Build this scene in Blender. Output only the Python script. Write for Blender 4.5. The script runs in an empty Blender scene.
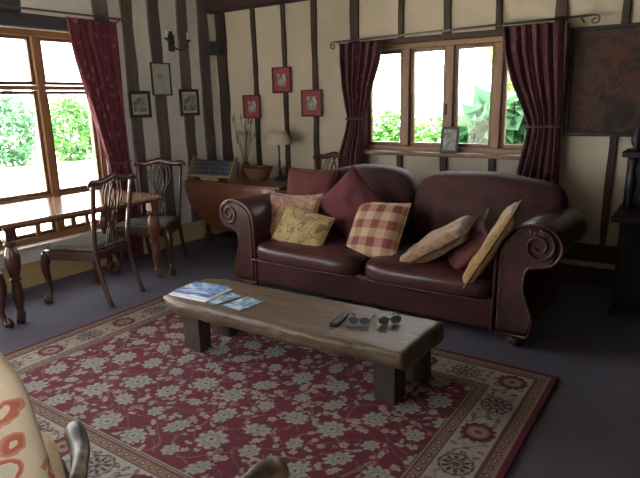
import bpy, bmesh, math, random
import numpy as np
from mathutils import Vector, Matrix, noise as mnoise
random.seed(7)
PI = math.pi
scene = bpy.context.scene
COL = scene.collection
R = math.radians

# ------------------------------------------------------------------ materials
class NT:
    def __init__(s, name):
        s.m = bpy.data.materials.new(name); s.m.use_nodes = True
        s.t = s.m.node_tree; s.b = s.t.nodes['Principled BSDF']
        s.co = s.t.nodes.new('ShaderNodeTexCoord')
    def n(s, typ, **kw):
        nd = s.t.nodes.new(typ)
        for k, v in kw.items():
            if k.startswith('_'): setattr(nd, k[1:], v)
            else: s.put(nd.inputs[k], v)
        return nd
    def put(s, inp, v):
        if isinstance(v, bpy.types.NodeSocket): s.t.links.new(v, inp)
        elif isinstance(v, (tuple, list)) and len(v) == 3 and inp.type == 'RGBA': inp.default_value = (*v, 1)
        else: inp.default_value = v
    def mapping(s, scale=(1, 1, 1), rot=(0, 0, 0), loc=(0, 0, 0)):
        return s.n('ShaderNodeMapping', Vector=s.co.outputs['Object'], Scale=scale, Rotation=rot, Location=loc).outputs[0]
    def noise(s, vec, scale=5, detail=4, rough=.55, dist=0):
        return s.n('ShaderNodeTexNoise', Vector=vec, Scale=scale, Detail=detail, Roughness=rough, Distortion=dist).outputs[0]
    def ramp(s, fac, stops):
        r = s.n('ShaderNodeValToRGB', Fac=fac); e = r.color_ramp.elements
        while len(e) < len(stops): e.new(.5)
        for el, (p, c) in zip(e, stops): el.position = p; el.color = (*c, 1)
        return r.outputs[0]
    def mix(s, fac, a, b):
        m = s.n('ShaderNodeMix', _data_type='RGBA')
        s.put(m.inputs[0], fac); s.put(m.inputs[6], a); s.put(m.inputs[7], b)
        return m.outputs[2]
    def math(s, op, a, b=0.0, c=None):
        m = s.n('ShaderNodeMath', _operation=op); s.put(m.inputs[0], a); s.put(m.inputs[1], b)
        if c is not None: s.put(m.inputs[2], c)
        return m.outputs[0]
    def xyz(s, vec): return s.n('ShaderNodeSeparateXYZ', Vector=vec).outputs
    def bump(s, h, strength=.3, dist=.005):
        s.put(s.b.inputs['Normal'], s.n('ShaderNodeBump', Height=h, Strength=strength, Distance=dist).outputs[0])
    def done(s, col, rough=.6, **kw):
        s.put(s.b.inputs['Base Color'], col); s.put(s.b.inputs['Roughness'], rough)
        for k, v in kw.items(): s.put(s.b.inputs[k.replace('_', ' ')], v)
        return s.m

def dk(c, f): return tuple(x * f for x in c)
def m_noise(name, c1, c2, scale=6, rough=.6, bump=.2, bscale=None, stretch=(1, 1, 1), dist=.004, **kw):
    t = NT(name); v = t.mapping(stretch)
    f = t.noise(v, scale, 5)
    col = t.ramp(f, [(.3, c1), (.7, c2)])
    if bump: t.bump(t.noise(v, bscale or scale * 4, 4), bump, dist)
    return t.done(col, rough, **kw)
def m_wood(name, c, axis='x', rough=.4, var=.45, **kw):
    st = {'x': (1.2, 14, 14), 'y': (14, 1.2, 14), 'z': (14, 14, 1.2)}[axis]
    t = NT(name); v = t.mapping(st)
    f = t.noise(v, 3, 6, .6, .4); g = t.noise(t.mapping(tuple(q * 5 for q in st)), 4, 3)
    col = t.mix(g, t.ramp(f, [(.25, dk(c, 1 - var)), (.55, c), (.8, dk(c, 1 + var))]), dk(c, .8))
    t.bump(f, .25, .003)
    return t.done(col, rough, **kw)

M = {}
M['plaster'] = m_noise('plaster', (.47, .415, .32), (.55, .485, .38), 3, .9, .35, 30)  # toned down so the back wall's weaker light sits in its colour
M['plaster_left'] = m_noise('plaster_pale', (.80, .79, .76), (.86, .85, .82), 3, .9, .35, 30)  # pale plaster, raised further so the left wall reads as better lit
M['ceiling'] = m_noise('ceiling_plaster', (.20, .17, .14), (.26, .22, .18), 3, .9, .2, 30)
M['stud'] = m_wood('weathered_grey_brown_timber', (.17, .135, .12), 'z', .75, .5)
M['stud_dark'] = m_wood('dark_brown_timber', (.055, .032, .022), 'z', .7, .4)
M['beam_dark'] = m_wood('dark_red_brown_beam', (.05, .022, .02), 'x', .6, .4)
M['lintel'] = m_wood('dark_lintel_timber', (.05, .052, .065), 'y', .7, .3)  # bluish tint paints the sky's reflection into the timber colour
M['oak'] = m_wood('orange_oak_frame', (.28, .145, .066), 'z', .45, .25)
M['oak_dark'] = m_wood('oak_casement', (.19, .09, .042), 'z', .45, .25)
M['cream_paint'] = m_noise('cream_gloss_paint', (.55, .42, .2), (.62, .48, .25), 3, .45, .1, 20)
M['white_paint'] = m_noise('off_white_paint', (.55, .5, .43), (.62, .57, .5), 3, .5, .1, 20)
M['mahogany'] = m_wood('polished_dark_mahogany', (.075, .026, .014), 'z', .28, .35, Coat_Weight=.3)
M['mahogany_top'] = m_wood('polished_mahogany_top', (.34, .19, .10), 'y', .2, .3, Coat_Weight=.6)
M['mahogany_red'] = m_wood('red_mahogany_leaf', (.2, .075, .035), 'x', .35, .35, Coat_Weight=.2)
M['turned'] = m_wood('turned_walnut', (.17, .065, .03), 'z', .35, .35)
t = NT('worn_old_oak_slab'); _g = t.noise(t.mapping((1.0, 16, 10)), 3.2, 7, .65, .6); _p = t.noise(t.mapping((1.5, 3, 3)), 2.2, 4); _k = t.noise(t.mapping((3, 40, 20)), 3, 4, .6)
_c = t.ramp(_g, [(.3, (.055, .034, .021)), (.48, (.145, .095, .055)), (.62, (.21, .14, .082)), (.75, (.29, .205, .125))])
_c = t.mix(t.math('MULTIPLY', t.math('GREATER_THAN', _k, .6), .6), _c, (.04, .027, .02))
M['old_oak'] = t.done(t.mix(t.ramp(_p, [(.35, (.0, .0, .0)), (.65, (.55, .55, .55))]), _c, (.10, .075, .06)), .42); t.bump(_g, .6, .008)
M['block'] = m_wood('dark_stained_block', (.045, .028, .02), 'z', .6, .4)
M['black_oak'] = m_wood('black_carved_oak', (.014, .010, .011), 'z', .5, .4)
M['light_wood'] = m_wood('light_beech', (.42, .27, .15), 'z', .5, .2)
M['leather'] = m_noise('oxblood_leather', (.046, .0155, .0155), (.072, .023, .022), 7, .33, .35, 60, dist=.003)
M['suede'] = m_noise('brown_red_suede', (.032, .012, .011), (.076, .026, .023), 7, .85, .5, 40)
M['piping'] = m_noise('dark_leather_piping', (.04, .012, .011), (.06, .018, .016), 7, .35, 0)
M['brass'] = m_noise('aged_brass', (.12, .075, .035), (.18, .12, .055), 20, .4, 0, Metallic=.7)
M['iron'] = m_noise('black_iron', (.014, .013, .014), (.03, .028, .03), 20, .5, .2)
M['steel_rod'] = m_noise('pewter_rod', (.16, .15, .13), (.24, .22, .2), 20, .35, 0, Metallic=.6)
M['black'] = m_noise('black_plastic', (.010, .010, .013), (.02, .02, .026), 20, .4, 0)
M['wax'] = m_noise('ivory_candle', (.7, .68, .6), (.8, .77, .7), 5, .5, 0)
M['gilt'] = m_wood('brown_picture_frame', (.05, .04, .03), 'z', .4, .3)
M['redframe'] = m_wood('dark_red_frame', (.06, .02, .02), 'z', .4, .3)
M['mat_white'] = m_noise('off_white_mount', (.55, .55, .5), (.62, .62, .57), 5, .8, 0)
M['mat_red'] = m_noise('crimson_mount', (.26, .045, .05), (.32, .06, .065), 5, .7, 0)
M['shade'] = m_noise('cream_lampshade', (.5, .45, .33), (.6, .54, .4), 6, .8, .1)
M['wicker'] = m_noise('brown_wicker', (.13, .06, .03), (.22, .11, .06), 60, .7, .8, 90)
M['twig'] = m_noise('dry_twig', (.10, .075, .06), (.17, .13, .11), 20, .8, 0)
M['plum'] = m_noise('plum_velvet', (.085, .017, .022), (.125, .027, .034), 12, .9, .5)
M['brick'] = m_noise('brick_red_velvet', (.075, .016, .014), (.11, .024, .021), 12, .9, .5)
M['maroon'] = m_noise('maroon_velvet', (.09, .018, .017), (.12, .024, .022), 8, .8, .2, Sheen_Weight=.1)
M['fringe'] = m_noise('dark_gold_fringe', (.1, .06, .03), (.2, .13, .06), 60, .9, .5)
M['seatfab'] = m_noise('olive_grey_seat_fabric', (.10, .09, .075), (.17, .15, .12), 14, .8, .3)
M['paper'] = m_noise('white_paper', (.75, .76, .78), (.82, .83, .85), 5, .6, 0)
M['stone'] = m_noise('pale_patio_stone', (.55, .53, .48), (.68, .66, .6), 2, .9, .2)
M['lawn'] = m_noise('lawn_grass', (.12, .22, .06), (.2, .32, .1), 3, .9, .6, 40)

t = NT('grey_purple_carpet'); v = t.mapping()
M['carpet'] = t.done(t.mix(t.noise(v, 160, 2), t.ramp(t.noise(v, 1.5, 4), [(.3, (.118, .112, .155)), (.7, (.150, .142, .19))]), (.10, .096, .135)), .95)
t.bump(t.noise(v, 300, 2), .5, .003)

def m_glass():
    m = bpy.data.materials.new('window_glass'); m.use_nodes = True; nt = m.node_tree
    for n in list(nt.nodes): nt.nodes.remove(n)
    o = nt.nodes.new('ShaderNodeOutputMaterial'); a = nt.nodes.new('ShaderNodeBsdfTransparent'); g = nt.nodes.new('ShaderNodeBsdfGlossy')
    f = nt.nodes.new('ShaderNodeFresnel'); f.inputs['IOR'].default_value = 1.25; x = nt.nodes.new('ShaderNodeMixShader')
    g.inputs['Roughness'].default_value = .02; a.inputs['Color'].default_value = (.97, .99, .98, 1)
    nt.links.new(f.outputs[0], x.inputs[0]); nt.links.new(a.outputs[0], x.inputs[1]); nt.links.new(g.outputs[0], x.inputs[2]); nt.links.new(x.outputs[0], o.inputs[0])
    return m
M['glass'] = m_glass()

def m_leaf(name, c1, c2):
    t = NT(name); f = t.noise(t.mapping(), 6, 2)
    c = t.ramp(f, [(.35, c1), (.65, c2)])
    t.done(c, .5)
    tr = t.n('ShaderNodeBsdfTranslucent', Color=c); mx = t.n('ShaderNodeMixShader', Fac=.35)
    t.put(mx.inputs[1], t.b.outputs[0]); t.put(mx.inputs[2], tr.outputs[0])
    t.put(t.t.nodes['Material Output'].inputs[0], mx.outputs[0]); return t.m
M['leaf_mid'] = m_leaf('fresh_green_leaf', (.05, .17, .035), (.11, .27, .07))
M['leaf_big'] = m_leaf('deep_green_leaf', (.025, .12, .05), (.07, .21, .09))
M['leaf_lime'] = m_leaf('lime_leaf', (.2, .34, .05), (.32, .46, .1))
M['leaf_blue'] = m_leaf('hedge_leaf', (.05, .15, .06), (.10, .24, .12))

# curtains: crimson cloth with paler woven sprigs
def m_curtain(name, c, c2):
    t = NT(name); v = t.mapping()
    vo = t.n('ShaderNodeTexVoronoi', Vector=t.mapping((1, 1, .7)), Scale=15.0)
    n = t.noise(v, 22, 3, .6, 1.2)
    f = t.math('LESS_THAN', t.math('ADD', vo.outputs['Distance'], t.math('MULTIPLY', n, .6)), .56)
    col = t.mix(t.math('MULTIPLY', f, .6), c, c2)
    t.bump(n, .2, .003)
    t.done(col, .75, Sheen_Weight=.3)
    tr = t.n('ShaderNodeBsdfTranslucent', Color=col); mx = t.n('ShaderNodeMixShader', Fac=.22)
    t.put(mx.inputs[1], t.b.outputs[0]); t.put(mx.inputs[2], tr.outputs[0])
    t.put(t.t.nodes['Material Output'].inputs[0], mx.outputs[0]); return t.m
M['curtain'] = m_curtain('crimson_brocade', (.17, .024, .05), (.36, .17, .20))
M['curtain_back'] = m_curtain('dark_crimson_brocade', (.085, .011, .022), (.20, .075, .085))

# plaid cushion
t = NT('red_cream_plaid'); X, Y, Z = t.xyz(t.mapping())[:3]
def band(s, freq, thr, ph=0): return t.math('GREATER_THAN', t.math('SINE', t.math('ADD', t.math('MULTIPLY', s, freq), ph)), thr)
bx_, by_ = band(X, 47, .0, .9), band(Y, 46, .0, .4)
lx, ly = band(X, 58, -.93), band(Y, 50, -.93)
c = t.mix(bx_, (.47, .34, .21), (.19, .035, .034)); c2 = t.mix(by_, (.50, .38, .24), (.19, .035, .034))
c3 = t.mix(.5, c, c2); nn = t.noise(t.mapping(), 300, 2)
M['plaid'] = t.done(t.mix(t.math('MULTIPLY', nn, .25), c3, (.2, .1, .06)), .85)
# gold embroidered cushion
def m_gold(name, c, cl, sc=7, thr=.035, c3=None):
    t = NT(name); v = t.mapping()
    n = t.noise(v, sc, 2, .4, 1.5)
    ln = t.math('LESS_THAN', t.math('ABSOLUTE', t.math('SUBTRACT', n, .5)), thr)
    base = t.ramp(t.noise(v, 14, 4), [(.35, c), (.7, c3 or dk(c, .72))])
    col = t.mix(t.math('MULTIPLY', ln, .8), base, cl)
    t.bump(t.noise(v, 120, 2), .3, .002)
    return t.done(col, .75, Sheen_Weight=.2)
M['gold_a'] = m_gold('faded_gold_rose_tapestry', (.34, .22, .12), (.19, .07, .05), 9, .05, (.25, .12, .08))
M['gold_b'] = m_gold('yellow_gold_scroll_cloth', (.40, .275, .10), (.13, .075, .03), 7, .022)
M['gold_c'] = m_gold('tan_gold_damask', (.31, .18, .085), (.17, .09, .045), 12, .04)
M['gold_d'] = m_gold('old_gold_damask', (.33, .20, .065), (.2, .11, .035), 12, .03)
# floral armchair cloth
t = NT('cream_floral_upholstery'); v = t.mapping()
vo = t.n('ShaderNodeTexVoronoi', Vector=v, Scale=9.0); n = t.noise(v, 12, 3, .6, 1.0)
d = t.math('ADD', vo.outputs['Distance'], t.math('MULTIPLY', n, .35))
base = t.ramp(t.noise(t.mapping((10, 10, 2)), 3, 3), [(.35, (.58, .44, .27)), (.7, (.70, .57, .38))])
fl = t.ramp(d, [(.0, (.55, .50, .36)), (.42, (.62, .5, .34)), (.47, (.42, .12, .07)), (.53, (.5, .22, .12)), (.57, (.62, .5, .34))])
fl.node.color_ramp.interpolation = 'CONSTANT'
z = t.xyz(v)[2]
zone = t.math('GREATER_THAN', t.math('ADD', z, t.math('MULTIPLY', n, .2)), .72)
M['floral'] = t.done(t.mix(zone, base, fl), .85); t.bump(t.noise(v, 60, 3), .3, .003)
# dark old painting / hanging
def m_art(name, stops, sc=4, dist=1.5, rough=.6, st=(1, 1, 1)):
    t = NT(name); f = t.noise(t.mapping(st), sc, 6, .65, dist)
    return t.done(t.ramp(f, stops), rough)
M['tapestry'] = m_art('dark_woven_scene', [(.3, (.014, .013, .015)), (.45, (.035, .022, .018)), (.55, (.09, .035, .022)), (.63, (.03, .03, .024)), (.72, (.12, .075, .05))], 7, 1.2, .8)
M['print_grey'] = m_art('grey_landscape_print', [(.35, (.06, .06, .06)), (.5, (.3, .3, .29)), (.6, (.6, .6, .57))], 14, .5, .5, (1, 1, 2))
M['print_pale'] = m_art('pale_figure_print', [(.42, (.25, .26, .22)), (.5, (.5, .5, .46)), (.6, (.55, .55, .5))], 14, .5)
M['print_small'] = m_art('small_grey_print', [(.35, (.05, .06, .06)), (.5, (.28, .3, .28)), (.62, (.62, .6, .56))], 25, .5)
M['mag_cover'] = m_art('blue_white_cover', [(.3, (.04, .08, .3)), (.45, (.12, .25, .62)), (.52, (.5, .66, .85)), (.6, (.85, .88, .92))], 9, 1.0, .3, (1, 2, 1))
M['mag_cover2'] = m_art('pale_blue_leaflet', [(.35, (.05, .10, .16)), (.48, (.2, .36, .48)), (.56, (.6, .72, .8)), (.66, (.75, .8, .85))], 14, 1.0, .3)
M['photo_sill'] = m_art('pale_photo', [(.35, (.1, .11, .1)), (.5, (.22, .24, .22)), (.65, (.4, .42, .38))], 18, .6, .3)

# ------------------------------------------------------------------ mesh helpers
def bm_(): return bmesh.new()
def box(bm, c, s, rot=None, wob=0):
    ms = bmesh.ops.create_cube(bm, size=1)['verts']
    for v in ms:
        v.co = Vector((v.co.x * s[0], v.co.y * s[1], v.co.z * s[2]))
        if wob: v.co += Vector([random.uniform(-wob, wob) for _ in range(3)])
        if rot is not None: v.co = rot @ v.co
        v.co += Vector(c)
    return ms
def tube(bm, pts, rad, seg=10, caps=True, flat=None):
    pts = [Vector(p) for p in pts]; n = len(pts)
    if not isinstance(rad, (list, tuple)): rad = [rad] * n
    rings = []; prev = None
    for i, p in enumerate(pts):
        tn = (pts[min(i + 1, n - 1)] - pts[max(i - 1, 0)]).normalized()
        if prev is None:
            a = Vector((0, 0, 1)) if abs(tn.z) < .9 else Vector((1, 0, 0))
            u = tn.cross(a).normalized()
        else:
            u = (prev - tn * prev.dot(tn)).normalized()
        prev = u; w = tn.cross(u)
        ring = []
        for k in range(seg):
            a = 2 * PI * k / seg
            q = (u * math.cos(a) + w * math.sin(a)) * rad[i]
            if flat is not None: # squash along a direction
                d, fct = flat; q = q - d * q.dot(d) * (1 - fct)
            ring.append(bm.verts.new(p + q))
        rings.append(ring)
    for a, b in zip(rings, rings[1:]):
        for k in range(seg):
            bm.faces.new((a[k], a[(k + 1) % seg], b[(k + 1) % seg], b[k]))
    if caps:
        bm.faces.new(rings[0][::-1]); bm.faces.new(rings[-1])
def spl(pts, n=8):
    P = [Vector(p) for p in pts]; out = []
    for i in range(len(P) - 1):
        p0, p1, p2, p3 = P[max(i - 1, 0)], P[i], P[i + 1], P[min(i + 2, len(P) - 1)]
        for k in range(n):
            t = k / n
            out.append(.5 * ((2 * p1) + (-p0 + p2) * t + (2 * p0 - 5 * p1 + 4 * p2 - p3) * t * t + (-p0 + 3 * p1 - 3 * p2 + p3) * t ** 3))
    out.append(P[-1]); return out
def lathe(bm, prof, c=(0, 0, 0), seg=24):
    rings = []
    for r, z in prof:
        rings.append([bm.verts.new((c[0] + r * math.cos(2 * PI * k / seg), c[1] + r * math.sin(2 * PI * k / seg), c[2] + z)) for k in range(seg)])
    for a, b in zip(rings, rings[1:]):
        for k in range(seg): bm.faces.new((a[k], a[(k + 1) % seg], b[(k + 1) % seg], b[k]))
    bm.faces.new(rings[0][::-1]); bm.faces.new(rings[-1])
def sphere(bm, c, r, s=(1, 1, 1), u=14, v=8):
    for q in bmesh.ops.create_uvsphere(bm, u_segments=u, v_segments=v, radius=r)['verts']:
        q.co = Vector((q.co.x * s[0], q.co.y * s[1], q.co.z * s[2])) + Vector(c)
def prism(bm, outline, axis, a, b):
    """outline: 2D points; axis 'x','y','z' is the extrusion axis, from a to b"""
    def mk(p, t):
        return {'x': (t, p[0], p[1]), 'y': (p[0], t, p[1]), 'z': (p[0], p[1], t)}[axis]
    A = [bm.verts.new(mk(p, a)) for p in outline]; B = [bm.verts.new(mk(p, b)) for p in outline]
    bm.faces.new(A); bm.faces.new(B[::-1]); n = len(A)
    for k in range(n): bm.faces.new((A[k], B[k], B[(k + 1) % n], A[(k + 1) % n]))
def obj(name, bm, mat, parent=None, bev=0, smooth=False, sub=0, loc=None, rot=None, solid=0, bevseg=2):
    bmesh.ops.recalc_face_normals(bm, faces=bm.faces[:])
    me = bpy.data.meshes.new(name); bm.to_mesh(me); bm.free()
    o = bpy.data.objects.new(name, me); COL.objects.link(o)
    me.materials.append(M[mat] if isinstance(mat, str) else mat)
    if smooth:
        for p in me.polygons: p.use_smooth = True
    if parent: o.parent = parent
    if loc: o.location = loc
    if rot: o.rotation_euler = rot
    if solid:
        md = o.modifiers.new('s', 'SOLIDIFY'); md.thickness = solid
    if bev:
        md = o.modifiers.new('b', 'BEVEL'); md.width = bev; md.segments = bevseg; md.limit_method = 'ANGLE'
        if not smooth:
            for p in me.polygons: p.use_smooth = True
            me.set_sharp_from_angle(angle=R(50)) if False else None
            wn = o.modifiers.new('w', 'WEIGHTED_NORMAL')
    if sub:
        md = o.modifiers.new('u', 'SUBSURF'); md.levels = md.render_levels = sub
    return o
def tag(o, label, cat, group=None, kind=None):
    o['label'] = label; o['category'] = cat
    if group: o['group'] = group
    if kind: o['kind'] = kind
    return o
def thing(name, label, cat, loc=(0, 0, 0), rz=0, group=None, rot=None):
    o = bpy.data.objects.new(name, None); COL.objects.link(o); o.empty_display_size = .1
    o.location = loc; o.rotation_euler = rot or (0, 0, rz)
    return tag(o, label, cat, group)
def struct(name, bm, mat, **kw):
    o = obj(name, bm, mat, **kw); o['kind'] = 'structure'; return o
def copy_tree(o, parent=None):
    c = o.copy(); COL.objects.link(c); c.parent = parent
    for ch in list(o.children): copy_tree(ch, c)
    return c

# ------------------------------------------------------------------ camera
XL, YB = -4.70, 4.82
YAW, PITCH, ROLL, F = R(124.5), R(13.8), R(-1.3), 560.0
fw = Vector((math.cos(YAW) * math.cos(PITCH), math.sin(YAW) * math.cos(PITCH), -math.sin(PITCH)))
rt = Vector((math.sin(YAW), -math.cos(YAW), 0)); up = rt.cross(fw)
r2 = rt * math.cos(ROLL) + up * math.sin(ROLL); u2 = up * math.cos(ROLL) - rt * math.sin(ROLL)
cd = bpy.data.cameras.new('camera'); cam = bpy.data.objects.new('camera', cd); COL.objects.link(cam)
cam.matrix_world = Matrix(((r2.x, u2.x, -fw.x, 0), (r2.y, u2.y, -fw.y, 0), (r2.z, u2.z, -fw.z, 1.5), (0, 0, 0, 1)))
cd.sensor_width = 36; cd.lens = 36 * F / 640; cd.clip_start = .05; cd.clip_end = 200
scene.camera = cam

# ------------------------------------------------------------------ the room
XR, YF, ZC = .75, -1.7, 2.62
b = bm_(); box(b, ((XL + XR) / 2, (YB + YF) / 2, -.05), (XR - XL + .4, YB - YF + .4, .1)); struct('floor', b, 'carpet')
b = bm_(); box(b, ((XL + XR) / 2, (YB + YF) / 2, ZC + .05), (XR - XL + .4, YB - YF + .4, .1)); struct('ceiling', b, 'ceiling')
def wall_with_hole(name, mat, axis, inner, outer, lo, hi, h0, h1, z0, z1):
    b = bm_(); m = (inner + outer) / 2; th = abs(outer - inner)
    def seg(a, c, za, zb):
        if c - a < 1e-4 or zb - za < 1e-4: return
        ctr = (m, (a + c) / 2, (za + zb) / 2) if axis == 'x' else ((a + c) / 2, m, (za + zb) / 2)
        sz = (th, c - a, zb - za) if axis == 'x' else (c - a, th, zb - za)
        box(b, ctr, sz)
    seg(lo, h0, 0, ZC); seg(h1, hi, 0, ZC); seg(h0, h1, 0, z0); seg(h0, h1, z1, ZC)
    return struct(name, b, mat)
W1 = (.3, 3.3, .36, 2.13)       # left window: y0,y1,z0,z1
W2 = (-2.80, -1.08, 1.03, 1.99)  # back window: x0,x1,z0,z1
W3 = (-4.6, -3.3, .25, 2.25)      # added unseen window behind the camera, for soft fill light
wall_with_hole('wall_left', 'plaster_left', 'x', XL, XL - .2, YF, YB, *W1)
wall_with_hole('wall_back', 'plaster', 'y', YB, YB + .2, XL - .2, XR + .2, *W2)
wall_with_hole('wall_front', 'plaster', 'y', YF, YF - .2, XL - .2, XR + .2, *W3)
W4 = (-1.5, .0, .7, 2.2)       # added unseen window in the right wall, behind the camera, as left-wall fill
wall_with_hole('wall_right', 'beam_dark', 'x', XR, XR + .2, YF, YB, *W4)

# --- windows
def bar(b, axis, wx, a0, a1, z0, z1, th):
    ctr = (wx, (a0 + a1) / 2, (z0 + z1) / 2) if axis == 'x' else ((a0 + a1) / 2, wx, (z0 + z1) / 2)
    box(b, ctr, (th, a1 - a0, z1 - z0) if axis == 'x' else (a1 - a0, th, z1 - z0))
def window(name, axis, wx, hole, fw_, mull, trans, cells, cas=.035, dcas=.05, mat='oak', extra=()):
    b = bm_(); a0, a1, z0, z1 = hole
    bar(b, axis, wx, a0, a0 + fw_, z0, z1, .12); bar(b, axis, wx, a1 - fw_, a1, z0, z1, .12)
    bar(b, axis, wx, a0 + fw_, a1 - fw_, z1 - fw_, z1, .12); bar(b, axis, wx, a0 + fw_, a1 - fw_, z0, z0 + fw_, .12)
    for c, w in mull: bar(b, axis, wx, c - w / 2, c + w / 2, z0 + fw_, z1 - fw_, .11)
    for z, h in trans: bar(b, axis, wx, a0 + fw_, a1 - fw_, z - h / 2, z + h / 2, .10)
    for c, w, za, zb in extra: bar(b, axis, wx, c - w / 2, c + w / 2, za, zb, .09)
    root = struct(name, b, mat, bev=.006)
    for (c0, c1, d0, d1) in cells:
        b = bm_()
        bar(b, axis, wx, c0, c0 + cas, d0, d1, dcas); bar(b, axis, wx, c1 - cas, c1, d0, d1, dcas)
        bar(b, axis, wx, c0 + cas, c1 - cas, d0, d0 + cas, dcas); bar(b, axis, wx, c0 + cas, c1 - cas, d1 - cas, d1, dcas)
        fr = obj('casement', b, 'oak_dark', root, bev=.004)
        b = bm_(); bar(b, axis, wx, c0 + cas, c1 - cas, d0 + cas, d1 - cas, .004); obj('pane', b, 'glass', fr)
    return root
w1 = window('window_1', 'x', XL - .09, W1, .05, [(2.76, .07), (1.85, .07), (1.035, .07)], [(1.665, .035), (.74, .03)],
       [(a, c, d, e) for (a, c) in ((.35, 1.0), (1.07, 1.815), (1.885, 2.725), (2.795, 3.25)) for (d, e) in ((.41, .725), (.755, 1.64), (1.69, 2.08))],
       cas=.028, extra=[(2.3, .10, .41, .725), (2.56, .045, .41, .725), (2.9, .05, .41, .725), (3.04, .04, .41, .725)])
b = bm_(); box(b, (XL + .03, 1.8, .345), (.10, 3.06, .03)); obj('window_sill', b, 'white_paint', w1, bev=.006)
w2 = window('window_2', 'y', YB + .09, W2, .045, [(-2.345, .07), (-1.925, .07), (-1.50, .07)], [],
       [(a, c, 1.075, 1.945) for (a, c) in ((-2.755, -2.38), (-2.31, -1.96), (-1.89, -1.535), (-1.465, -1.125))], cas=.032)
b = bm_(); box(b, (-1.94, YB - .02, 1.015), (1.86, .13, .035)); obj('window_sill', b, 'oak_dark', w2, bev=.006)
for x in (-2.10, -1.50):
    b = bm_(); tube(b, [(x + .155, YB + .055, 1.45), (x + .155, YB + .03, 1.45), (x + .155, YB + .025, 1.36)], .008, 8); obj('window_catch', b, 'iron', w2, smooth=True)
w3 = window('fill_window_3', 'y', YF - .09, W3, .05, [], [], [(-4.55, -3.35, .30, 2.20)])

w4 = window('fill_window_4', 'x', XR + .09, W4, .05, [(-.75, .07)], [], [(-1.45, -.785, .75, 2.15), (-.715, -.05, .75, 2.15)])

# --- timber studs, beams, skirtings
NTRIM = [0]
def stud(axis, c, w, z0, z1, mat, depth=.022, lean=0.0):
    NTRIM[0] += 1; b = bm_(); n = max(2, int((z1 - z0) / .18)); L, Rr = [], []
    for i in range(n + 1):
        z = z0 + (z1 - z0) * i / n; o_ = lean * (z - z0)
        j = .006 * w / .06 if w < .1 else .009
        L.append((c - w / 2 + random.uniform(-j, j) + o_, z)); Rr.append((c + w / 2 + random.uniform(-j, j) + o_, z))
    out = L + Rr[::-1]
    if axis == 'x': prism(b, out, 'x', XL - .01, XL + depth)
    else: prism(b, out, 'y', YB - depth, YB + .01)
    return struct('trim_%d' % NTRIM[0], b, mat, bev=.004)
for c, w in ((3.385, .16), (3.665, .125), (3.99, .135), (4.36, .13), (4.66, .14)): stud('x', c, w, .2, ZC, 'stud')
stud('x', 2.3, .68, 2.25, ZC, 'lintel', .03); 
NTRIM[0] += 1; b = bm_(); box(b, (XL + .012, 2.15, 2.19), (.06, 2.5, .11)); struct('trim_%d' % NTRIM[0], b, 'lintel', bev=.008)
stud('y', -4.57, .13, .34, 2.46, 'stud_dark', .03)
for c, w in ((-4.10, .058), (-3.70, .052), (-3.32, .062), (-2.86, .09), (-1.03, .09), (-.585, .05)): stud('y', c, w, .34, 2.46, 'stud_dark')
for c, w in ((-2.375, .05), (-1.94, .06), (-1.50, .05)):
    stud('y', c, w, 2.035, 2.46, 'stud_dark'); stud('y', c, w, .34, .995, 'stud_dark')
for c, w in ((-.15, .06), (.3, .06)): stud('y', c, w, .34, 2.46, 'stud_dark')
NTRIM[0] += 1; b = bm_(); box(b, (-1.94, YB - .01, 2.012), (1.95, .06, .045)); struct('trim_%d' % NTRIM[0], b, 'stud_dark', bev=.005)
NTRIM[0] += 1; b = bm_(); box(b, ((XL + XR) / 2, YB - .05, 2.54), (XR - XL, .12, .155)); struct('trim_%d' % NTRIM[0], b, 'beam_dark', bev=.012)
NTRIM[0] += 1; b = bm_(); box(b, ((XL + XR) / 2, YB - .015, .27), (XR - XL, .05, .14)); struct('trim_%d' % NTRIM[0], b, 'beam_dark', bev=.008)
b = bm_(); box(b, (XL + .012, (YF + YB) / 2, .1), (.024, YB - YF, .2)); box(b, (XL + .018, (YF + YB) / 2, .205), (.036, YB - YF, .02)); struct('baseboard_left', b, 'cream_paint', bev=.004)
b = bm_(); box(b, ((XL + XR) / 2 + .02, YB - .012, .075), (XR - XL - .04, .024, .15)); struct('baseboard_back', b, 'beam_dark', bev=.004)

# ------------------------------------------------------------------ curtains and rods
def curtain(name, label, axis, off, rows, nf, mat, sgn):
    """rows: (z, a, b, amp)"""
    rows = sorted(rows, key=lambda r: -r[0]); nv, nu = 60, nf * 10
    zs = np.linspace(rows[0][0], rows[-1][0], nv)
    rz = [-r[0] for r in rows]
    b = bm_(); g = []
    for z in zs:
        a = np.interp(-z, rz, [r[1] for r in rows]); c = np.interp(-z, rz, [r[2] for r in rows]); am = np.interp(-z, rz, [r[3] for r in rows])
        row = []
        for k in range(nu + 1):
            s = k / nu
            w = math.sin(2 * PI * nf * s + .5 * math.sin(z * 4)) + .35 * math.sin(2 * PI * nf * 1.7 * s + z * 3)
            d = off + sgn * am * w
            p = a + (c - a) * (s + .012 * math.sin(2 * PI * nf * 2 * s))
            row.append(b.verts.new((d, p, z) if axis == 'x' else (p, d, z)))
        g.append(row)
    for i in range(nv - 1):
        for k in range(nu): b.faces.new((g[i][k], g[i][k + 1], g[i + 1][k + 1], g[i + 1][k]))
    o = obj(name, b, mat, smooth=True, solid=.006)
    return tag(o, label, 'curtain')
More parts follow.
